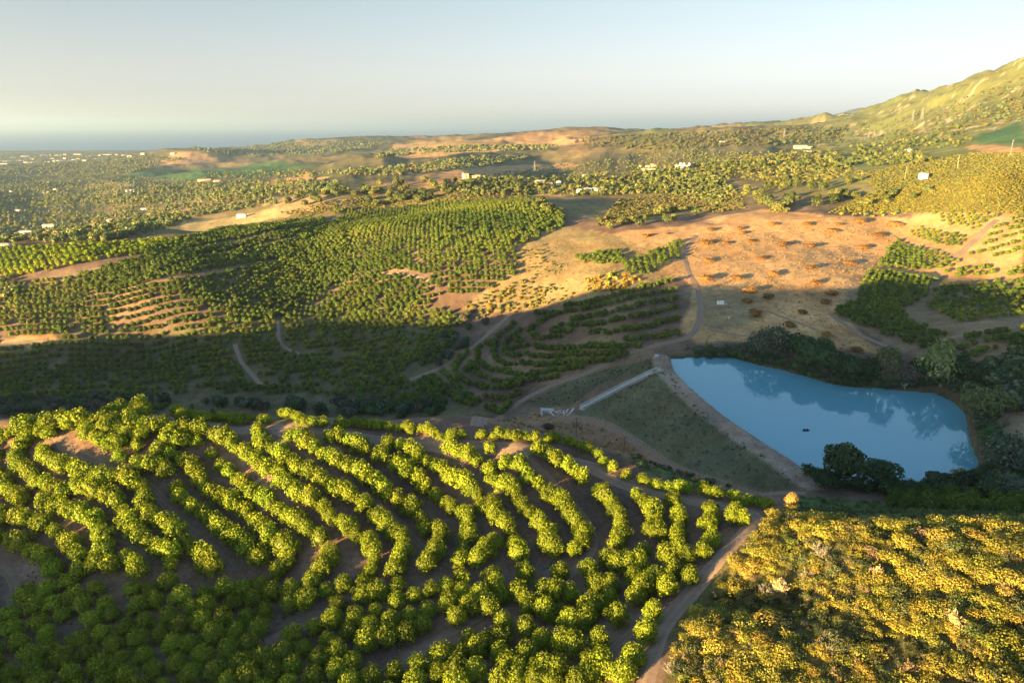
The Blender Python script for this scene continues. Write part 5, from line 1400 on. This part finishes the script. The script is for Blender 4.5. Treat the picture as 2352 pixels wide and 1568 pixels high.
CABINS = [(1240, 423, 8, M_PINK, M_GREYROOF, 'grey roofed farmhouse in the trees right of the cream ridge house'), (1262, 427, 5, M_STUCCO, M_BROWNROOF, 'small cabin just right of the grey roofed farmhouse'),
          (1283, 424, 4, M_WHITE, M_WHITE, 'little white shed above the bare orange patch'), (1342, 408, 3.2, M_WHITE, M_WHITE, 'white shed among the tall trees above the white yard'),
          (1350, 441, 6, M_WHITE, M_WHITE, 'leftmost white barn in the cluttered yard'), (1364, 440, 4, M_STUCCO, M_WHITE, 'yellowish white shed second in the cluttered yard'), (1376, 441, 4.5, M_WHITE, M_WHITE, 'white building at the right end of the cluttered yard'),
          (1330, 443, 4, M_WHITE, M_GREYROOF, 'grey roofed shed left of the cluttered white yard'), (950, 391, 12, M_PINK, M_TILE, 'red roofed house on the far slope left of the cream ridge house'),
          (470, 415, 26, M_PINK, M_TILE, 'long pink villa in the plain above the grove'), (500, 418, 14, M_PINK, M_TILE, 'red roofed wing right of the long pink villa'),
          (300, 440, 14, M_WHITE, M_WHITE, 'long white shed in the plain by the pylons'), (60, 537, 12, M_WHITE, M_WHITE, 'low white greenhouse at the left edge above the lime green trees'), (118, 539, 10, M_WHITE, M_GREYROOF, 'low grey and white shed right of the white greenhouse'),
          (112, 522, 12, M_WHITE, M_STUCCO, 'long thin building among trees above the white greenhouse'), (215, 524, 8, M_STUCCO, M_STUCCO, 'yellow house in the trees left of the green meadow'), (256, 510, 9, M_WHITE, M_GREYROOF, 'white house in the trees above the yellow house'),
          (5, 573, 8, M_WHITE, M_GREYROOF, 'grey roofed shed at the left edge of the lime green block'), (42, 486, 10, M_WHITE, M_TILE, 'house in the plain at the far left beside tall trees'), (130, 437, 13, M_WHITE, M_WHITE, 'white farmhouse in the middle of the plain'),
          (108, 444, 14, M_WHITE, M_GREYROOF, 'grey farm shed left of the white farmhouse in the plain'), (24, 442, 10, M_WHITE, M_WHITE, 'bright white cottage at the left edge of the plain'), (555, 500, 7, M_WHITE, M_GREYROOF, 'small white hut on the crest above the green meadow'),
          (332, 484, 9, M_WHITE, M_GREYROOF, 'grey roofed barn beside the tall trees in the plain'), (2085, 350, 6, M_WHITE, M_WHITE, 'small white hut in the trees at the mountain foot'), (1660, 328, 12, M_WHITE, M_WHITE, 'white house on the far ridge behind the wooded hill')]
for i, (u, v, hw, wm, rm, lab) in enumerate(CABINS):
    hw *= 0.8
    if rm is M_WHITE: rm = M_GREYROOF
    house(u, v, 'farm_building' if 'shed' in lab or 'barn' in lab or 'greenhouse' in lab else 'house', lab, [(-hw, hw, -hw * 0.32, hw * 0.32, 3.4 + hw * 0.06, 1.0 + hw * 0.08)], wm, rm, 0.25 * math.sin(i * 2.3), 'shed' if 'shed' in lab or 'barn' in lab else 'house', None, hw > 6)

# the town beyond the plain
r = np.random.default_rng(93)
proto_b = []
for k in range(4):
    b = MB(); w_, d_, h_ = ((34, 14, 7), (18, 12, 6), (52, 20, 8), (14, 12, 9))[k]
    b.box(-w_, w_, -d_, d_, -6, h_); b.prism(-w_, w_, -d_, d_, h_, 2.5, 0.8, 2)
    o = b.build('town_building', (M_TOWN, M_STUCCO, M_TOWN, M_PINK)[k]); proto_b.append(o)
TB = [(10, 372), (25, 371), (48, 370), (75, 367), (90, 366), (120, 366), (70, 375), (83, 375), (110, 373), (125, 372), (137, 371), (150, 366), (100, 358), (115, 357), (135, 358), (150, 357), (170, 368), (180, 366), (60, 360), (195, 371), (205, 359), (230, 358), (250, 357), (268, 357), (285, 358), (300, 360), (180, 356), (160, 372), (30, 363), (398, 354), (5, 378), (330, 356), (220, 366)]
for i, (u, v) in enumerate(TB):
    p = uvp(u, v - 0.5); o = proto_b[i] if i < 4 else proto_b[i % 4].copy()
    if i >= 4: COL.objects.link(o)
    o.location = tuple(p); o.rotation_euler = (0, 0, r.uniform(-0.3, 0.3)); s = r.uniform(0.55, 1.0); o.scale = (s, s, s)
    tag(o, 'pale low building in the distant town near the shore', 'building', 'buildings of the distant town')

# ------------------------------------------------------------------ poles, pylons, tanks
def pole(u, v, h, lab, mat=M_PALEWOOD, arms=1, rot=0.2, grp=None, r0=0.17, gear=False):
    p = uvp(u, v); o = empty('power_pole', p, rot)
    MB().tube((0, 0, -1), (0, 0, h), r0, r0 * 0.65, 8).build('post', mat, o)
    for a in range(arms):
        z = h - 0.5 - a * 1.3
        m = MB().box(-1.2, 1.2, -0.28, -0.14, z - 0.09, z + 0.09)
        m.build('crossarm', mat, o)
        ins = MB()
        for x in (-1.1, -0.45, 0.45, 1.1): ins.tube((x, -0.21, z + 0.09), (x, -0.21, z + 0.34), 0.07, 0.05, 6)
        ins.build('insulator', M_STEEL, o)
    if gear:
        MB().tube((0.5, 0.1, h - 2.6), (0.5, 0.1, h - 1.5), 0.32, 0.32, 10).tube((-0.5, 0.1, h - 2.6), (-0.5, 0.1, h - 1.5), 0.32, 0.32, 10).build('transformer', M_STEEL, o)
    return tag(o, lab, 'power pole', grp)
pole(1323, 1004, 9.0, 'dark wooden power pole with transformers behind the crest hedge', M_WOOD, 1, 0.2, None, 0.2, True)
pole(1433, 1038, 6.5, 'short dark pole lower down the slope below the dam', M_WOOD, 1, 0.5, None, 0.16)
pole(1381, 793, 8.5, 'pale double armed power pole among the terraced rows', M_PALEWOOD, 2, 0.2)
pole(2078, 413, 12, 'tall pale pole left of the white water tank'); pole(2198, 389, 13, 'tall pale pole up the slope right of the water tank'); pole(2320, 358, 14, 'pale pole below the brown clearing near the right edge')
pole(1977, 413, 9, 'pale pole in the gap second left of the water tank'); pole(1878, 408, 9, 'pale pole standing above the oak wood'); pole(1700, 385, 12, 'pale pole in the shaded hollow of the ridge')
pole(1502, 372, 17, 'tall thin pole behind the red roofed house'); pole(1424, 379, 12, 'pale pole on the crest left of the red roofed house'); pole(1396, 385, 12, 'pale pole third left of the red roofed house')
pole(1301, 385, 11, 'pale pole on the ridge above the little white shed'); pole(1227, 392, 13, 'pale grey pole on the ridge above the farmhouse'); pole(1580, 386, 7, 'short pole at the right end of the long white building')
pole(1673, 705, 3.2, 'short thin post in the shaded dry field', M_WOOD, 0, 0.1, None, 0.07)
def pylon(u, v, h, lab, y=None):
    p = uvp(u, v); o = empty('lattice_pylon', p, 0.4); m = MB(); w0, w1 = h * 0.11, h * 0.022; t = h * 0.006
    n = 6
    for i in range(n):
        z0, z1 = h * 0.86 * i / n, h * 0.86 * (i + 1) / n; a = w0 + (w1 - w0) * (i / n) ** 0.7; b = w0 + (w1 - w0) * ((i + 1) / n) ** 0.7
        c0 = [(-a, -a), (a, -a), (a, a), (-a, a)]; c1 = [(-b, -b), (b, -b), (b, b), (-b, b)]
        for k in range(4):
            m.tube((*c0[k], z0), (*c1[k], z1), t, t, 4); m.tube((*c0[k], z0), (*c1[(k + 1) % 4], z1), t * .6, t * .6, 4); m.tube((*c0[(k + 1) % 4], z0), (*c1[k], z1), t * .6, t * .6, 4)
    m.tube((0, 0, h * 0.86), (0, 0, h), w1, t, 4)
    m.build('tower', M_STEEL, o)
    for z, L in ((0.80, 0.16), (0.70, 0.20), (0.90, 0.12)):
        MB().tube((-h * L, 0, h * z), (h * L, 0, h * z), t * 1.2, t * 1.2, 4).build('crossarm', M_STEEL, o)
    return tag(o, lab, 'pylon')
pylon(2095, 279, 34, 'left of the two steel pylons on the rocky outcrop'); pylon(2116, 278, 38, 'right and taller of the two steel pylons on the rocky outcrop')
pylon(1994, 318, 24, 'small steel pylon low on the mountain foot, left one'); pylon(2006, 317, 26, 'small steel pylon low on the mountain foot, right one')
pylon(1228, 396, 30, 'faint steel pylon behind the ridge grove'); pylon(1800, 322, 36, 'faint steel pylon on the far hills')
for i, (u, v, h) in enumerate(((143, 492, 22), (192, 476, 22), (241, 461, 22), (295, 446, 30), (346, 444, 30))):
    pylon(u, v, h, ('pylon nearest along the road in the plain', 'second pylon along the road in the plain', 'third pylon along the road in the plain', 'tall pylon beside the long white shed in the plain', 'farthest pylon of the line across the plain')[i])
def tank(u, v, R, H, lab):
    p = uvp(u, v); o = empty('water_tank', p)
    MB().tube((0, 0, -2), (0, 0, H), R, R, 36).build('shell', M_WHITE, o)
    MB().tube((0, 0, H), (0, 0, H + R * 0.12), R * 1.02, R * 0.1, 36).build('lid', M_WHITE, o)
    l = MB()
    for x in (-0.25, 0.25): l.tube((x, -R - 0.2, 0), (x, -R - 0.2, H + .4), 0.04, 0.04, 5)
    l.build('ladder', M_STEEL, o)
    return tag(o, lab, 'water tank')
M_WHITE = plain('bright_white_paint', (0.78, 0.77, 0.74), 0.6, 0.04)
tank(2120, 412, 4.2, 5.4, 'big white round water tank on the golden scrub slope')
# white tanks in the shaded field
for i, (u, lab) in enumerate(((1651, 'left one of the two white boxy tanks in the shaded field'), (1658, 'right one of the two white boxy tanks in the shaded field'))):
    p = uvp(u, 699); o = empty('pump_tank', p)
    MB().box(-0.85, 0.85, -0.85, 0.85, 0.2, 2.0).build('body', M_WHITE, o); MB().tube((0, 0, 2.0), (0, 0, 2.25), 0.35, 0.3, 12).build('cap', M_STEEL, o); MB().box(-0.95, 0.95, -0.95, 0.95, -0.3, 0.197).build('base', M_CONCRETE, o)
    tag(o, lab, 'tank')
p = uvp(1666, 699); o = empty('pump', p); MB().tube((-0.6, 0, 0.9), (0.6, 0, 0.9), 0.35, 0.35, 12).build('motor', M_STEEL, o); MB().box(-0.9, 0.9, -0.5, 0.5, -0.3, 0.5).build('base', M_CONCRETE, o); tag(o, 'grey pump set right of the two white boxy tanks', 'pump')
p = uvp(1674, 733); o = empty('valve_post', p); MB().tube((0, 0, -0.3), (0, 0, 1.0), 0.25, 0.25, 10).build('pipe', M_WHITE, o); MB().tube((0, 0, 1.0), (0, 0, 1.2), 0.35, 0.3, 10).build('cap', M_WHITE, o); tag(o, 'small white standpipe in the lower shaded field', 'standpipe')

# ------------------------------------------------------------------ spillway of the dam: chute, stilling slab and its baffle blocks
def spillway():
    line = [(1520, 850), (1480, 866), (1440, 884), (1400, 904), (1360, 926), (1335, 941)]
    P = hit([a for a, b in line], [b for a, b in line])
    d = np.concatenate([[0], np.cumsum(np.linalg.norm(np.diff(P[:, :2], axis=0), axis=1))]); t = np.linspace(0, d[-1], 40)
    Q = np.stack([np.interp(t, d, P[:, k]) for k in range(3)], 1)
    zz = np.interp(t, [0, d[-1]], [Q[0, 2] + 0.2, Q[-1, 2] + 0.2]); g = ground(Q[:, 0], Q[:, 1])
    Q[:, 2] = np.maximum(np.convolve(np.pad(g, 6, 'edge'), np.ones(13) / 13, 'valid') + 0.45, 0 * zz - 999)
    T = np.gradient(Q[:, :2], axis=0); T /= np.linalg.norm(T, axis=1)[:, None]; N_ = np.stack([-T[:, 1], T[:, 0]], 1)
    o = empty('spillway', P[0]); base = P[0]
    def strip(name, prof, mat):
        V = np.stack([np.stack([Q[:, 0] + N_[:, 0] * a, Q[:, 1] + N_[:, 1] * a, Q[:, 2] + h], 1) for a, h in prof], 1) - base
        n, c = V.shape[:2]; idx = np.arange(n * c).reshape(n, c)
        F = [np.stack([idx[:-1, j], idx[1:, j], idx[1:, (j + 1) % c], idx[:-1, (j + 1) % c]], -1) for j in range(c)]
        link(name, np_mesh(name, V.reshape(-1, 3), [np.concatenate(F), idx[0][None, ::-1].copy(), idx[-1][None].copy()], np.ones((n * c, 3)), False, mat), o)
    strip('chute_floor', [(-1.5, 0), (1.5, 0), (1.5, -1.5), (-1.5, -1.5)], M_CONC)
    strip('side_wall', [(1.503, 0.8), (1.85, 0.8), (1.85, -1.5), (1.503, -1.5)], M_CONC)
    strip('side_wall', [(-1.503, 0.8), (-1.503, -1.5), (-1.85, -1.5), (-1.85, 0.8)], M_CONC)
    tag(o, 'long pale concrete chute running down beside the grassy dam face', 'spillway')
    # landing slab with a back wall
    c = uvp(1263, 944); rot = 0.12
    s = empty('outlet_slab', c, rot)
    MB().box(-4.0, 4.0, -1.5, 1.5, -1.5, 0.9, Matrix.Rotation(0.10, 4, 'Y')).build('slab', M_CONCRETE, s)
    MB().box(-4.4, -4.01, -3.2, 1.5, -1.5, 1.5).build('end_wall', M_CONCRETE, s)
    MB().box(-1.2, 0.6, -3.3, -1.51, -1.5, 0.5).build('step', M_CONCRETE, s)
    tag(s, 'pale blue grey concrete slab at the foot of the spillway', 'concrete slab')
    blk = MB(); blk.box(-0.42, 0.42, -0.3, 0.3, -0.6, 0.55); b = len(blk.v) - 4
    for k in (b + 2, b + 3): blk.v[k] = blk.v[k] + Vector((0, -0.28, 0))
    first = blk.build('baffle_block', M_WHITE)
    X0, Y0, S = 1250, 930, 5.8
    spots = [(555, 455), (570, 470), (585, 485), (605, 500), (615, 440), (640, 455), (655, 435), (660, 485), (690, 425), (690, 455), (730, 445), (735, 425), (740, 468), (775, 440), (785, 415), (790, 485), (820, 460), (840, 435), (855, 420), (870, 400), (545, 440)]
    for i, (x, y) in enumerate(spots):
        q = uvp((X0 + x / S) * 0.9408, (Y0 + y / S) * 0.9408)
        ob = first if i == 0 else first.copy()
        if i: COL.objects.link(ob)
        ob.location = tuple(q); ob.rotation_euler = (0, 0, 0.3)
        tag(ob, 'small white concrete baffle block in the rows between slab and chute', 'concrete block', 'baffle blocks below the spillway')
spillway()
# a small wall stub and intake by the dam end
p = uvp(1508, 822); o = MB().box(-2.2, 2.2, -0.2, 0.2, -1, 0.9).box(2.21, 2.5, -0.2, 2.2, -1, 0.9).build('headwall', M_CONCRETE); o.location = tuple(p); o.rotation_euler = (0, 0, 0.9)
tag(o, 'short concrete headwall where the road meets the dam end', 'wall')
# moored float
p = at_z(1851, 988, ZW); o = empty('float', (p[0], p[1], ZW), 0.2)
MB().box(-1.1, 1.1, -0.55, 0.55, -0.1, 0.28).build('deck', M_BLACK, o); MB().tube((-0.7, 0, 0.28), (-0.7, 0, 0.75), 0.22, 0.18, 10).tube((0.55, 0, 0.28), (0.55, 0, 0.6), 0.25, 0.2, 10).build('drum', M_BLACK, o)
tag(o, 'small black float lying in the middle of the pond', 'float')
# dead white tree skeletons in the creek
for i, (u, v, h, lab) in enumerate(((740, 930, 8, 'bare white sycamore snag behind the middle of the crest'), (38, 967, 6, 'bare white snag behind the left end of the knoll'), (2078, 893, 4, 'bleached fallen branches at the far shore of the pond'))):
    p = hit(u, v)[0]
    if p[1] < 200: p = np.array([ray(u, v)[0] * 300, 300, float(ground(ray(u, v)[0] * 300, 300))])
    o = empty('dead_tree', p, i * 2.0); link('branches', snag_mesh('branches', 440 + i, h, M_BARK_PALE, 3, 0.45, 0.14), o); tag(o, lab, 'dead tree')
